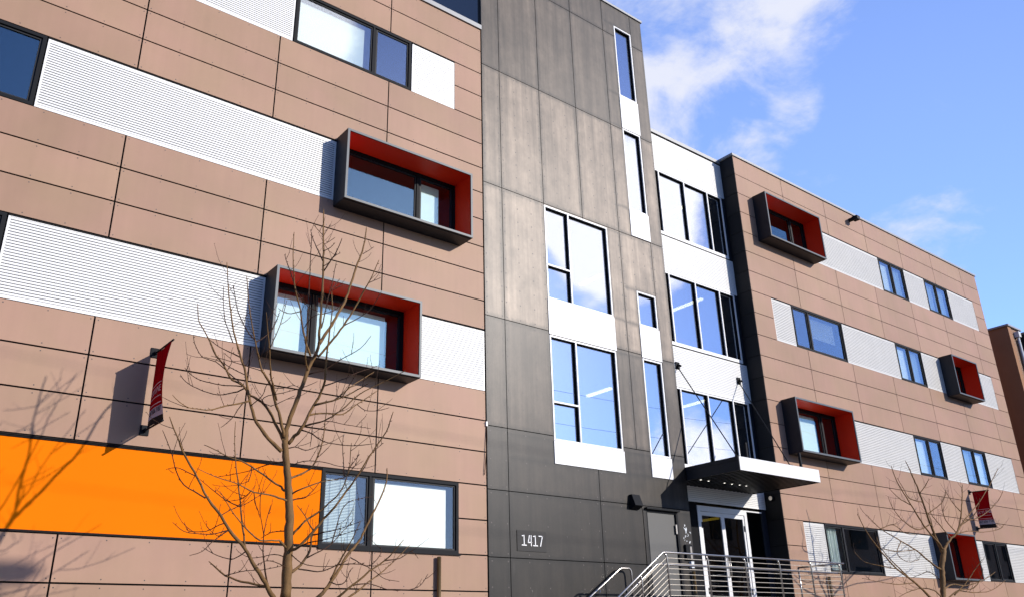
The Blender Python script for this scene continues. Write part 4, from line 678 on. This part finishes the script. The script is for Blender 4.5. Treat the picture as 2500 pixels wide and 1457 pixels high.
# canopy
cz0, cz1 = 5.06, 5.36; cx0, cx1 = 15.655, 18.74; cy = -1.5
mb = MB()
mb.box(cx0,cx1,cy+.004,Y-.03,cz1-.05,cz1-.006); 
mb.box(cx0+.05,cx1-.05,cy+.05,Y-.03,cz0+.03,cz0+.05)
k = cx0+.05
while k < cx1-.1: mb.box(k,k+.06,cy+.06,Y-.03,cz0+.005,cz0+.029); k += .15
can = mb.build('canopy', M['under'], B)
mb = MB(); mb.box(cx0,cx1,cy-.03,cy,cz0,cz1); mb.build('white_fascia', M['white'], can)
mb = MB(); mb.box(cx0-.03,cx0-.001,cy-.03,-.02,cz0,cz1-.08); mb.box(cx0-.04,cx0-.001,cy-.03,-.02,cz1-.08,cz1); mb.build('side_fascia', M['sash'], can)
mb = MB(); mb.box(cx1+.001,cx1+.03,cy,Y-.03,cz0,cz1); mb.build('side_fascia', M['sash'], can)
for top,bot in (((16.30,Y-.02,8.09),(15.72,cy+.06,cz1)),((18.79,Y-.02,8.10),(17.72,cy+.06,cz1))):
    mb = MB(); mb.tube([top,bot],.013,8); mb.box(top[0]-.07,top[0]+.07,Y-.05,Y-.017,top[2]-.08,top[2]+.10); mb.tube([(top[0],Y-.05,top[2]+.02),(top[0],Y-.14,top[2]-.03)],.03,8)
    mb.box(bot[0]-.04,bot[0]+.04,bot[1]-.04,bot[1]+.04,cz1-.005,cz1+.03)
    mb.build('tie_rod', M['black'], can)
for xx in (16.05,18.13):
    mb = MB(); mb.box(xx-.025,xx+.025,cy+.02,cy+.07,cz1-.005,cz1+.36); mb.box(xx-.06,xx+.06,cy+.01,cy+.08,cz1-.004,cz1+.012); mb.build('stub_post', M['black'], can)
for x_,y_ in ((15.86,-.24),(16.15,-.23),(16.70,-.26),(16.99,-.25),(17.26,-.27),(17.52,-.27)):
    mb = MB(); mb.disc((x_,y_,cz0-.003),.022,'z',10,0); mb.tube([(x_,y_,cz0-.002),(x_,y_,cz0+.03)],.05,10,1,cap=False); mb.build('downlight', [M['spot'],M['steel']], can)

# ------------------------------------------------------------------ fixtures on the walls
def wall_pipe(x, label, zt=3.08):
    t = thing('bronze_pipe', label, 'pipe', (x,-.06,0), 'bronze pipes standing against the wall')
    mb = MB(); mb.tube([(x,-.075,.0),(x,-.075,zt)],.036,12); mb.disc((x,-.075,zt+.001),.036,'z',12); mb.build('tube', M['bronze'], t)
    mb = MB()
    for z in (.8,2.3): mb.box(x-.05,x+.05,-.04,-.014,z,z+.05)
    mb.build('bracket', M['black'], t)
wall_pipe(8.69, 'bronze pipe on brown wall directly under the big ground floor window')
wall_pipe(15.19+.28, 'bronze pipe on dark wall between service door and glass entrance doors', 3.03)
wall_pipe(20.80, 'bronze pipe on brown wall near right end of the railing', 3.05)

# house number plate
t = thing('house_number_plate', 'dark plate with white numerals 1417 on cement tower wall', 'sign', (10.87,-.02,3.46))
mb = MB(); mb.box(10.50,11.235,-.028,-.0185,3.265,3.65); mb.build('plate', paint('dark_number_plate',(.021,.0185,.0165),.55, spec=.25), t)
mb = MB(); Yn = -.036
def stroke(p, q, w=.0185):
    p, q = Vector((p[0],0,p[1])), Vector((q[0],0,q[1])); d = (q-p).normalized(); n = Vector((-d.z,0,d.x))*w/2
    pts = [p-n,q-n,q+n,p+n]; f = [(v.x,Yn,v.z) for v in pts]; bk = [(v.x,-.0275,v.z) for v in pts]
    mb.face(f)
    for i in range(4): mb.face([f[i],bk[i],bk[(i+1)%4],f[(i+1)%4]])
H0, H1 = 3.375, 3.565
def one(x): stroke((x,H0),(x,H1)); stroke((x-.055,H1-.02),(x,H1-.012)); stroke((x-.06,H0),(x+.06,H0))
one(10.665); one(10.945)
stroke((10.80,H1),(10.765,H0+.055)); stroke((10.755,H0+.055),(10.86,H0+.055)); stroke((10.84,H1),(10.84,H0-.012))
stroke((11.03,H1-.008),(11.135,H1-.008)); stroke((11.128,H1),(11.07,H0-.012))
mb.build('numerals', M['num'], t)
mb = MB()
for px_,pz_ in ((10.53,3.625),(11.205,3.29),(10.53,3.29),(11.205,3.625)): mb.disc((px_,-.0285,pz_),.007,n=8)
mb.build('screw', M['sash'], t)
# wall lamp (black wedge) left of the service door
t = thing('wall_lamp', 'black wedge shaped wall lamp on dark cement tower above left of grey door', 'lamp', (13.78,-.02,4.27))
mb = MB(); x0,x1 = 13.66,13.90
P = [(-.017,4.26),(-.05,4.26),(-.19,4.33),(-.10,4.57),(-.017,4.57)]
for p,q in zip(P,P[1:]+P[:1]): mb.face([(x0,p[0],p[1]),(x1,p[0],p[1]),(x1,q[0],q[1]),(x0,q[0],q[1])])
mb.face([(x0,p[0],p[1]) for p in P]); mb.face([(x1,p[0],p[1]) for p in reversed(P)])
mb.build('housing', M['black'], t)
mb = MB(); mb.tube([(13.9,-.03,4.33),(14.02,-.022,4.35),(14.05,-.022,4.25),(14.05,-.022,2.4)],.006,6); mb.build('conduit', M['black'], t)
# round light on the dark return
t = thing('wall_spotlight', 'small round dark spotlight under the canopy on dark return wall', 'lamp', (19.25,.25,4.97))
mb = MB(); mb.tube([(19.252,.25,4.97),(19.19,.25,4.97)],.075,16); mb.build('housing', M['black'], t)
mb = MB(); mb.tube([(19.189,.25,4.97),(19.186,.25,4.97)],.055,14); mb.build('lens', M['steel'], t)
# camera / floodlight near roofline
t = thing('flood_lamp', 'small dark floodlight on brown wall just below the right roofline', 'lamp', (25.6,-.02,14.86))
mb = MB(); mb.box(25.50,25.70,-.36,-.16,14.76,14.90); mb.build('housing', M['black'], t, bevel=.01)
mb = MB(); mb.box(25.55,25.65,-.159,-.013,14.80,14.90); mb.build('bracket', M['black'], t)
mb = MB(); mb.face([(25.52,-.3605,14.775),(25.68,-.3605,14.775),(25.68,-.3605,14.885),(25.52,-.3605,14.885)]); mb.build('lens', M['sash'], t)
# entry keypad
t = thing('entry_keypad', 'black entry keypad box on dark wall beside the glass doors', 'keypad', (15.42,-.02,3.3))
mb = MB(); mb.box(15.30,15.52,-.075,-.0165,3.27,3.60); mb.build('housing', M['black'], t, bevel=.008)
mb = MB(); mb.box(15.43,15.49,-.08,-.0755,3.30,3.56); mb.build('plate', M['steel'], t)
mb = MB(); mb.box(15.42,15.51,-.085,-.0165,3.10,3.24); mb.build('card_reader', M['pipe'], t)
t = thing('torn_sticker', 'torn white sticker residue on dark wall above the keypad', 'sticker', (15.42,-.018,3.9))
mb = MB(); q = random.Random(3)
for k in range(26):
    cx, cz, r = 15.42+q.gauss(0,.055), 3.86+q.gauss(0,.10), q.uniform(.006,.026)
    an = [q.uniform(0,6.28) for _ in range(5)]; an.sort()
    mb.face([(cx+r*math.cos(a),-.0172-.00008*k,cz+r*1.3*math.sin(a)) for a in an])
mb.build('paper_scraps', M['pipe'], t)
# hanging cable at the tower joint
t = thing('loose_cable', 'thin dark cable hanging from a clip where brown wing meets tower', 'cable', (9.79,-.03,5.6))
mb = MB(); mb.tube([(9.81,-.03,5.58),(9.80,-.05,5.3),(9.775,-.04,4.98),(9.74,-.035,4.62)],.0075,6); mb.build('cord', M['twig'], t)
mb = MB(); mb.box(9.79,9.825,-.045,-.012,5.57,5.66); mb.build('clip', M['white'], t)

# ------------------------------------------------------------------ banners
def text_mesh(s, size, mat, parent, name, cx, cy, cz, sx=1.0, fx=None):
    cu = bpy.data.curves.new(name, 'FONT'); cu.body = s; cu.size = size; cu.align_x = 'CENTER'; cu.align_y = 'CENTER'; cu.extrude = .0006
    o = bpy.data.objects.new(name, cu); COL.objects.link(o)
    bpy.context.view_layer.update()
    me = bpy.data.meshes.new_from_object(o.evaluated_get(bpy.context.evaluated_depsgraph_get()))
    bpy.data.objects.remove(o); bpy.data.curves.remove(cu)
    me.transform(Matrix.Diagonal((sx,1,1,1)))
    me.transform(Matrix(((0,0,-1,0),(-1,0,0,0),(0,1,0,0),(0,0,0,1))))
    off = Vector((0,0,0)); p = parent
    while p is not None: off += p.location; p = p.parent
    for v in me.vertices:
        v.co += Vector((cx,cy,cz))
        if fx: v.co.x = fx(v.co.y, v.co.z) - (.004 if v.co.x > cx else .0055)
        v.co -= off
    me.materials.clear(); me.materials.append(mat)
    ob = bpy.data.objects.new(name, me); COL.objects.link(ob); ob.parent = parent
    return ob
def banner(x, zt, zb, ln, label, bow):
    t = thing('wall_banner', label, 'banner', (x,0,zt), 'banners on the brown wings')
    for z, nm in ((zt,'arm'),(zb,'arm')):
        mb = MB(); mb.tube([(x,-.014,z),(x,-ln,z-.02)],.014,8); mb.box(x-.075,x+.055,-.03,-.0125,z-.075,z+.075); mb.tube([(x,-.03,z),(x,-.09,z)],.03,8); mb.build(nm, M['black'], t)
    W = [-.11,-ln+.02]; nz, ny = 24, 10; h0, h1 = zb+.012, zt-.012
    def P(u,v):
        y = W[0]+(W[1]-W[0])*u*(1-.10*math.sin(math.pi*v)*u); z = h1+(h0-h1)*v-.02*u
        return (x+bow*math.sin(math.pi*v)*(.3+.7*u)+.012*math.sin(5*u+3*v), y, z)
    mb = MB()
    for i in range(nz):
        v0,v1 = i/nz,(i+1)/nz
        m = 1 if 19 <= i < 22 else (2 if i >= 22 else 0)
        for k in range(ny):
            u0,u1 = k/ny,(k+1)/ny
            mb.face([P(u0,v0),P(u1,v0),P(u1,v1),P(u0,v1)],m,sm=True)
    mb.build('fabric', [M['banner'],M['blind_band'],M['black']], t)
    def at(u,v,dx=.004): p = P(u,v); return (p[0]-dx, p[1], p[2])
    def fx(y, z):
        u, v = .5, .5
        for _ in range(12):
            v = min(1,max(0,(z+.02*u-h1)/(h0-h1))); u = min(1,max(0,(y-W[0])/((W[1]-W[0])*(1-.10*math.sin(math.pi*v)*u))))
        return P(u,v)[0]
    c = at(.5,.585); text_mesh('SKYLINE', .135, M['print_'], t, 'lettering', c[0], c[1], c[2], 1.0, fx)
    c = at(.5,.84); text_mesh('267 606 7187', .105, M['ink'], t, 'lettering', c[0], c[1], c[2], .88, fx)
    mb = MB()
    for v in (.50,.67,.755):
        pts = [at(.08+.84*k/8,v) for k in range(9)]
        for p,q in zip(pts,pts[1:]): mb.face([(p[0],p[1],p[2]-.006),(q[0],q[1],q[2]-.006),(q[0],q[1],q[2]+.006),(p[0],p[1],p[2]+.006)])
    mb.build('printed_line', M['print_'], t)
M['blind_band'] = paint('grey_banner_band', (.33,.32,.36), .8, var=.05)
M['ink'] = paint('dark_print', (.03,.025,.035), .8, var=.02)
banner(3.50, 5.875, 4.675, .84, 'red vertical banner above the orange panel, throwing a broad dark shadow', -.05)
banner(30.09, 5.99, 4.80, .66, 'red vertical banner above the lowest right window box, half behind bare twigs', -.03)

# ------------------------------------------------------------------ entrance stairs and railings
t = thing('entrance_stairs', 'concrete entrance steps and landing in front of the dark tower', 'stairs', (14,-.8,0))
mb = MB(); mb.box(12.9,19.24,-1.62,-.03,0,2.19); mb.box(15.64,19.24,-.029,Y-.005,0,2.19); mb.build('landing', M['conc'], t)
mb = MB(); n = 13
for k in range(n):
    mb.box(12.9-(k+1)*.262,12.899-k*.262,-1.62,-.03,0,2.19-(k+1)*.1675+.0)
mb.build('steps', M['conc'], t)
t = thing('entrance_railing', 'stainless steel railing with horizontal cables along the entrance landing and steps', 'railing', (16,-1.5,2.19))
sl = .64; yr = -1.5
mb = MB(); mb.tube([(9.7,yr,3.2-(12.93-9.7)*sl),(12.90,yr,3.19),(12.96,yr,3.203),(19.2,yr,3.203)],.019,10); mb.build('top_rail', M['steel'], t)
ym = -1.42
mb = MB(); mb.tube([(9.7,ym,2.985-(12.83-9.7)*sl),(12.80,ym,2.975),(12.86,ym,2.985),(19.0,ym,2.985)],.019,10)
for xx in (13.0,14.23,15.45,16.65,17.84): mb.tube([(xx+.09,ym,2.985),(xx+.09,ym,2.93),(xx+.03,yr,2.90)],.008,6)
mb.build('handrail', M['steel'], t)
for xx,zt,zb in [(13.02,3.17,2.1),(14.24,3.17,2.1),(15.455,3.17,2.1),(16.65,3.17,2.1),(17.84,3.17,2.1),(19.02,3.17,2.1)]+[(q,3.17-(12.93-q)*sl,2.05-(12.9-q)*sl) for q in (12.27,11.15,10.0)]:
    mb = MB(); b2 = .06 if xx > 12.9 else .04
    mb.tube([(xx-b2,yr,zt+.01),(xx-.02,yr,zt-.02),(xx,yr,zt-.09),(xx,yr,zb)],.018,10); mb.box(xx-.05,xx+.05,yr-.05,yr+.05,zb-.012,zb); mb.build('post', M['steel'], t)
for k in range(9):
    z = 3.10-.098*k
    mb = MB(); mb.tube([(9.9,yr,z-(12.98-9.9)*sl),(13.0,yr,z),(19.02,yr,z)],.006,6); mb.build('cable', M['cable'], t)
# end return of the railing
mb = MB(); mb.tube([(19.15,yr+.03,3.203),(19.15,-.3,3.203)],.020,8); mb.tube([(19.15,-.3,3.203),(19.15,-.3,2.19)],.020,8)
for k in range(9): mb.tube([(19.15,yr+.03,3.10-.098*k),(19.15,-.3,3.10-.098*k)],.005,5)
mb.build('end_return', M['steel'], t)
t = thing('wall_handrail', 'short stainless handrail on brackets against the dark tower wall beside the steps', 'railing', (12.5,-.12,2.19))
yw = -.135
mb = MB(); mb.tube([(9.8,yw,2.99-(13.12-9.8)*.62),(13.09,yw,3.0),(13.14,yw,3.02),(13.36,yw,3.025),(13.405,yw,3.0),(13.425,yw,2.95),(13.46,yw,2.2)],.021,10); mb.build('rail', M['steel'], t)
for xx in (12.5,11.3,10.2):
    mb = MB(); mb.tube([(xx,yw,2.97-(13.12-xx)*.62),(xx,yw+.02,2.88-(13.12-xx)*.62),(xx,-.02,2.87-(13.12-xx)*.62)],.009,6); mb.build('bracket', M['steel'], t)

# ------------------------------------------------------------------ bare trees
def tree(data, label, base, loc, tw, seed):
    t = thing('bare_tree', label, 'tree', loc, 'bare street trees')
    q = random.Random(seed); groups = {}
    for g,P in data: groups.setdefault(g,[]).append(P)
    for g,branches in groups.items():
        mb = MB()
        for bi,P in enumerate(branches):
            # Catmull-Rom smoothing with slight knobbly jitter
            pts = [Vector(p[:3]) for p in P]; rad = [p[3]*(1.25 if p[3] > .006 else 1.1) for p in P]
            fine, fr = [], []
            for i in range(len(pts)-1):
                p0,p1,p2,p3 = pts[max(i-1,0)],pts[i],pts[i+1],pts[min(i+2,len(pts)-1)]
                n = max(2,min(6,int((p2-p1).length/.06)))
                for k in range(n):
                    u = k/n
                    v = .5*((2*p1)+(p2-p0)*u+(2*p0-5*p1+4*p2-p3)*u*u+(3*p1-p0-3*p2+p3)*u**3)
                    j = min(.006, rad[i]*.35)
                    fine.append(v+Vector((q.uniform(-j,j),q.uniform(-j,j),q.uniform(-j,j)))); fr.append((rad[i]*(1-u)+rad[i+1]*u)*q.uniform(.93,1.08))
            fine.append(pts[-1]); fr.append(rad[-1]*.8)
            thick = rad[0] > .011
            mb.tube(fine, fr, 10 if rad[0] > .02 else 6 if thick else 5, 0 if thick else 1)
            if g == 'trunk': continue
            # buds and spurs, denser on thin wood
            for i in range(2,len(fine)-1):
                if fr[i] < .013 and q.random() < .62:
                    d = (fine[i+1]-fine[i-1]).normalized(); s = Vector((q.uniform(-1,1),q.uniform(-1,1),q.uniform(-.4,1)))
                    s = (s-d*s.dot(d)).normalized(); l = q.uniform(.010,.028)
                    mb.tube([fine[i],fine[i]+(s+d*.5)*l*.5,fine[i]+(s+d*.7)*l],[.0040,.0042,.0015],4,1,cap=False)
            # side twigs
            nt = int(len(fine)*tw)
            for _ in range(nt):
                i = q.randrange(2,max(3,len(fine)-1)); i = min(i,len(fine)-2)
                if fr[i] > .014: continue
                d = (fine[i+1]-fine[i-1]).normalized()
                s = Vector((q.uniform(-1,1),q.uniform(-1,1),q.uniform(-.1,.9))); s = (s-d*s.dot(d)).normalized()
                l = q.uniform(.12,.42); p = fine[i].copy(); path = [p.copy()]; dd = (d*.6+s*.8).normalized(); n = 6
                for k in range(n):
                    dd = (dd+Vector((q.uniform(-.16,.16),q.uniform(-.16,.16),.11))).normalized(); p = p+dd*l/n; path.append(p.copy())
                mb.tube(path,[.0034*(1-.45*k/n) for k in range(n+1)],4,1)
                for k in range(1,n+1):
                    if q.random() < .7:
                        v = Vector((q.uniform(-1,1),q.uniform(-1,1),q.uniform(-1,1))).normalized(); mb.tube([path[k],path[k]+v*.012],[.0034,.0012],4,1,cap=False)
        if g == 'trunk':
            p = branches[0][0]
            mb.tube([(base[0],base[1],0),(base[0],base[1],.1),((base[0]*.5+p[0]*.5),p[1],p[2]*.5),p[:3]],[p[3]*2.0,p[3]*1.45,p[3]*1.15,p[3]],12,0)
        mb.build('trunk' if g == 'trunk' else 'limb', [M['bark'],M['twig']], t)
    return t
tree(TREE_NEAR, 'tall bare young tree in front of the orange panel and left window boxes', (4.13,-3.92), (4.13,-3.92,0), .17, 8)
tree(TREE_FAR, 'bare young tree in front of the right brown wing beside the second banner', (21.0,-2.5), (21.0,-2.5,0), .5, 9)

# ------------------------------------------------------------------ neighbour and the street
t = thing('neighbour_building', 'tall brown building with stuccoed side wall and brick front beyond the right end', 'building', (42,6,0))
mb = MB(); mb.box(37.15,37.45,.0,16,0,13.45); mb.build('side_wall', M['stucco'], t)
mb = MB(); mb.box(37.451,38.35,.02,.4,0,13.40); mb.build('brick_front', M['brick'], t)
mb = MB(); mb.box(38.351,50,-.9,16,0,13.3); mb.build('projecting_bay', M['darkclad'], t)
mb = MB(); mb.box(37.10,38.4,-.06,.5,13.451,13.53); mb.box(37.10,37.5,.501,16,13.451,13.53); mb.box(38.401,50.1,-.96,16,13.301,13.40); mb.build('coping', M['cope'], t)
mb = MB(); mb.tube([(37.80,-.08,13.1),(37.80,-.08,.2)],.05,10); mb.box(37.70,37.90,-.17,.015,13.05,13.28); mb.build('downpipe', M['pipe'], t)

t = thing('brick_warehouse', 'long brick building across the street', 'building', (80,-34,0))
mb = MB(); mb.box(46,125,-44,-30,0,13); mb.build('wall', M['brick'], t)
mb = MB(); mb.box(45.8,125.2,-44.2,-29.8,13,13.3); mb.build('coping', M['cope'], t)
for k in range(12):
    for z in (1.5,5.2,9.0):
        mb = MB(); mb.box(49+k*6.2,51.6+k*6.2,-29.995,-29.9,z,z+2.2); mb.build('window', M['black'], t)
t = thing('utility_wires', 'two sagging power lines along the street', 'wires', (15,-17,9))
for y_,z_ in ((-17,12.4),(-16.6,13.9)):
    mb = MB(); pts = []
    for k in range(41):
        u = k/40; x_ = -40+130*u; w = ((x_+40)%43)/43; pts.append((x_,y_,z_-3.6*w*(1-w)))
    mb.tube(pts,.0075,5); mb.build('wire', M['black'], t)
for k,xx in enumerate((-40,3,46,89)):
    p = thing('utility_pole', 'tall wooden pole carrying the power lines across the street', 'pole', (xx,-17,0), 'utility poles')
    mb = MB(); mb.tube([(xx,-17,0),(xx,-17,14.9)],[.17,.11],10); mb.build('pole_shaft', M['bark'], p)
    mb = MB(); mb.box(xx-.06,xx+.06,-17.9,-16.1,14.2,14.36); mb.build('crossarm', M['bark'], p)

p = thing('added_street_lamp', 'unseen street lamp added on the far pavement to cast a soft shadow on the wall', 'street lamp', (12.6,-17.0,0))  # out of view, added to throw a blurred blob of shadow onto the wall
mb = MB(); mb.tube([(12.6,-17.0,-.1),(12.6,-17.0,9.2),(12.45,-16.8,9.9),(12.2,-16.5,10.15)],[.10,.07,.05,.04],10); mb.build('pole_shaft', M['cope'], p)
mb = MB(); P = [(-.50,.10),(-.42,.17),(.2,.19),(.42,.13),(.46,.06),(-.46,.04)]
for s_ in (-.19,.19): mb.face([(11.85+x_,-16.05+s_,10.05+z_) for x_,z_ in (P if s_ > 0 else P[::-1])])
for (a,c),(d,e) in zip(P,P[1:]+P[:1]): mb.face([(11.85+a,-16.24,10.05+c),(11.85+d,-16.24,10.05+e),(11.85+d,-15.86,10.05+e),(11.85+a,-15.86,10.05+c)])
mb.build('lamp_head', M['cope'], p)

def structure(name, mb, mat):
    o = mb.build(name, mat); o['kind'] = 'structure'; return o
mb = MB(); mb.face([(-900,-900,-.14),(900,-900,-.14),(900,900,-.14),(-900,900,-.14)]); structure('ground', mb, M['asphalt'])
mb = MB(); x = -60
while x < 90: mb.box(x+.006,x+1.494,-4.55,-.02,-.13,-.004); x += 1.5
mb.box(-60,90,-4.56,-.01,-.135,-.02); structure('pavement', mb, M['conc'])
mb = MB(); x = -60
while x < 90: mb.box(x+.004,x+2.996,-4.72,-4.562,-.135,-.002); x += 3
structure('kerb', mb, M['conc'])
mb = MB(); x = -60
while x < 90: mb.face([(x,-9.06,-.136),(x+3,-9.06,-.136),(x+3,-8.94,-.136),(x,-8.94,-.136)]); x += 9
structure('road_marking', mb, M['mark'])
mb = MB(); mb.box(-60,90,-17.6,-14.6,-.135,-.004); structure('pavement', mb, M['conc'])

# ------------------------------------------------------------------ light, sky, camera
SUN = Vector((.62,-1,.47)).normalized()                 # towards the sun
el = math.asin(SUN.z); az = math.atan2(SUN.x, SUN.y)      # az measured from +Y towards +X
sl_ = bpy.data.lights.new('sun', 'SUN'); sl_.energy = 5.0; sl_.angle = math.radians(.5); sl_.color = (1,.945,.87)
so = bpy.data.objects.new('sun', sl_); COL.objects.link(so); so.rotation_euler = SUN.to_track_quat('Z','Y').to_euler(); so.location = (20,-30,30)
W = bpy.data.worlds.new('World'); SC.world = W; W.use_nodes = True; nt = W.node_tree; N = nt.nodes; N.clear()
out = N.new('ShaderNodeOutputWorld'); bg = N.new('ShaderNodeBackground'); L(nt, bg.outputs[0], out.inputs['Surface'])
sky = N.new('ShaderNodeTexSky'); sky.sky_type = 'NISHITA'; sky.sun_disc = False; sky.sun_elevation = el; sky.sun_rotation = az
sky.air_density = 1.0; sky.dust_density = .6; sky.ozone_density = 2.0
bg.inputs['Strength'].default_value = .11
# thin broken cloud and a brighter bank, all laid out by direction in the sky
tc = N.new('ShaderNodeTexCoord'); D_ = tc.outputs['Generated']
def math_(op, a, c=None, d=None, clamp=False):
    q = N.new('ShaderNodeMath'); q.operation = op; q.use_clamp = clamp
    for k, v in enumerate((a, c, d)):
        if v is None: continue
        if isinstance(v, (int, float)): q.inputs[k].default_value = v
        else: L(nt, v, q.inputs[k])
    return q.outputs[0]
def ramp(v, a, c, lo=0.0, hi=1.0):
    r = N.new('ShaderNodeMapRange'); r.interpolation_type = 'SMOOTHSTEP'; L(nt, v, r.inputs['Value'])
    for k, x in (('From Min',a),('From Max',c),('To Min',lo),('To Max',hi)): r.inputs[k].default_value = x
    return r.outputs['Result']
sp = N.new('ShaderNodeSeparateXYZ'); L(nt, D_, sp.inputs[0])
def fbm(scale, off, det=8, rough=.60, dist=.35, st=(1,1,1.6)):
    mp = N.new('ShaderNodeMapping'); mp.inputs['Location'].default_value = off; mp.inputs['Scale'].default_value = st; L(nt, D_, mp.inputs['Vector'])
    n = N.new('ShaderNodeTexNoise'); n.inputs['Scale'].default_value = scale; n.inputs['Detail'].default_value = det; n.inputs['Roughness'].default_value = rough; n.inputs['Distortion'].default_value = dist
    L(nt, mp.outputs[0], n.inputs['Vector']); return n.outputs['Fac']
def lobe(d, inner, outer):
    v = N.new('ShaderNodeVectorMath'); v.operation = 'DOT_PRODUCT'; L(nt, D_, v.inputs[0]); v.inputs[1].default_value = Vector(d).normalized()
    return ramp(v.outputs['Value'], math.cos(math.radians(outer)), math.cos(math.radians(inner)))
n1 = fbm(4.6, (CLOUD_X,CLOUD_Y,0.3)); n2 = fbm(9.0, (4.1,2.2,1.0), 6, .6)
dens = math_('ADD', n1, math_('MULTIPLY', math_('SUBTRACT', n2, .5), .7))
area = None
for d, a, c, amt in CLOUDS:
    m_ = math_('MULTIPLY', lobe(d, a, c), amt)
    area = m_ if area is None else math_('MAXIMUM', area, m_)
cov = ramp(math_('ADD', dens, area), .78, 1.10)
hs = N.new('ShaderNodeHueSaturation'); hs.inputs['Saturation'].default_value = 1.06; L(nt, sky.outputs[0], hs.inputs['Color'])
vs = N.new('ShaderNodeVectorMath'); vs.operation = 'MULTIPLY'; L(nt, hs.outputs[0], vs.inputs[0]); tn = N.new('ShaderNodeMix'); tn.data_type = 'RGBA'; L(nt, ramp(sp.outputs['Y'],-.6,.3), tn.inputs['Factor']); tn.inputs['A'].default_value = (.66,.86,1.25,1); tn.inputs['B'].default_value = (1.05,1.02,1.13,1); L(nt, tn.outputs['Result'], vs.inputs[1])
gn = ramp(sp.outputs['Y'], -.5, .6, SKY_S, SKY_N)
hz = N.new('ShaderNodeMix'); hz.data_type = 'RGBA'; hz.inputs['A'].default_value = (.72,.84,1.08,1); hz.inputs['B'].default_value = (1.08,1.02,1.14,1); L(nt, ramp(sp.outputs['Z'],.12,.58), hz.inputs['Factor'])
v1 = N.new('ShaderNodeVectorMath'); v1.operation = 'MULTIPLY'; L(nt, vs.outputs[0], v1.inputs[0]); L(nt, hz.outputs['Result'], v1.inputs[1])
v2 = N.new('ShaderNodeVectorMath'); v2.operation = 'SCALE'; L(nt, v1.outputs[0], v2.inputs[0]); L(nt, gn, v2.inputs['Scale'])
mx = N.new('ShaderNodeMix'); mx.data_type = 'RGBA'; L(nt, cov, mx.inputs['Factor']); L(nt, v2.outputs[0], mx.inputs['A']); mx.inputs['B'].default_value = (1,1,1,1)
cc = N.new('ShaderNodeMix'); cc.data_type = 'RGBA'; cc.inputs['A'].default_value = (15,14.8,16.5,1); cc.inputs['B'].default_value = (7.4,7.7,9.0,1); L(nt, ramp(sp.outputs['Y'],-.3,.2), cc.inputs['Factor']); L(nt, cc.outputs['Result'], mx.inputs['B'])
L(nt, mx.outputs['Result'], bg.inputs['Color'])

cam = bpy.data.cameras.new('camera'); co = bpy.data.objects.new('camera', cam); COL.objects.link(co); SC.camera = co
cam.sensor_width = 36; cam.lens = 29.876; cam.clip_start = .05; cam.clip_end = 5000
r_, u_, w_ = Vector((.78250515,-.62213846,-.02508843)), Vector((-.21703418,-.31030152,.92553181)), Vector((.58359391,.71878836,.37783785))
co.matrix_world = Matrix(((r_.x,u_.x,-w_.x,0),(r_.y,u_.y,-w_.y,-13),(r_.z,u_.z,-w_.z,1.6),(0,0,0,1)))
SC.view_settings.view_transform = 'Standard'; SC.view_settings.look = 'None'; SC.view_settings.exposure = 0; SC.view_settings.gamma = 1
SC.cycles.max_bounces = 10; SC.cycles.transparent_max_bounces = 16
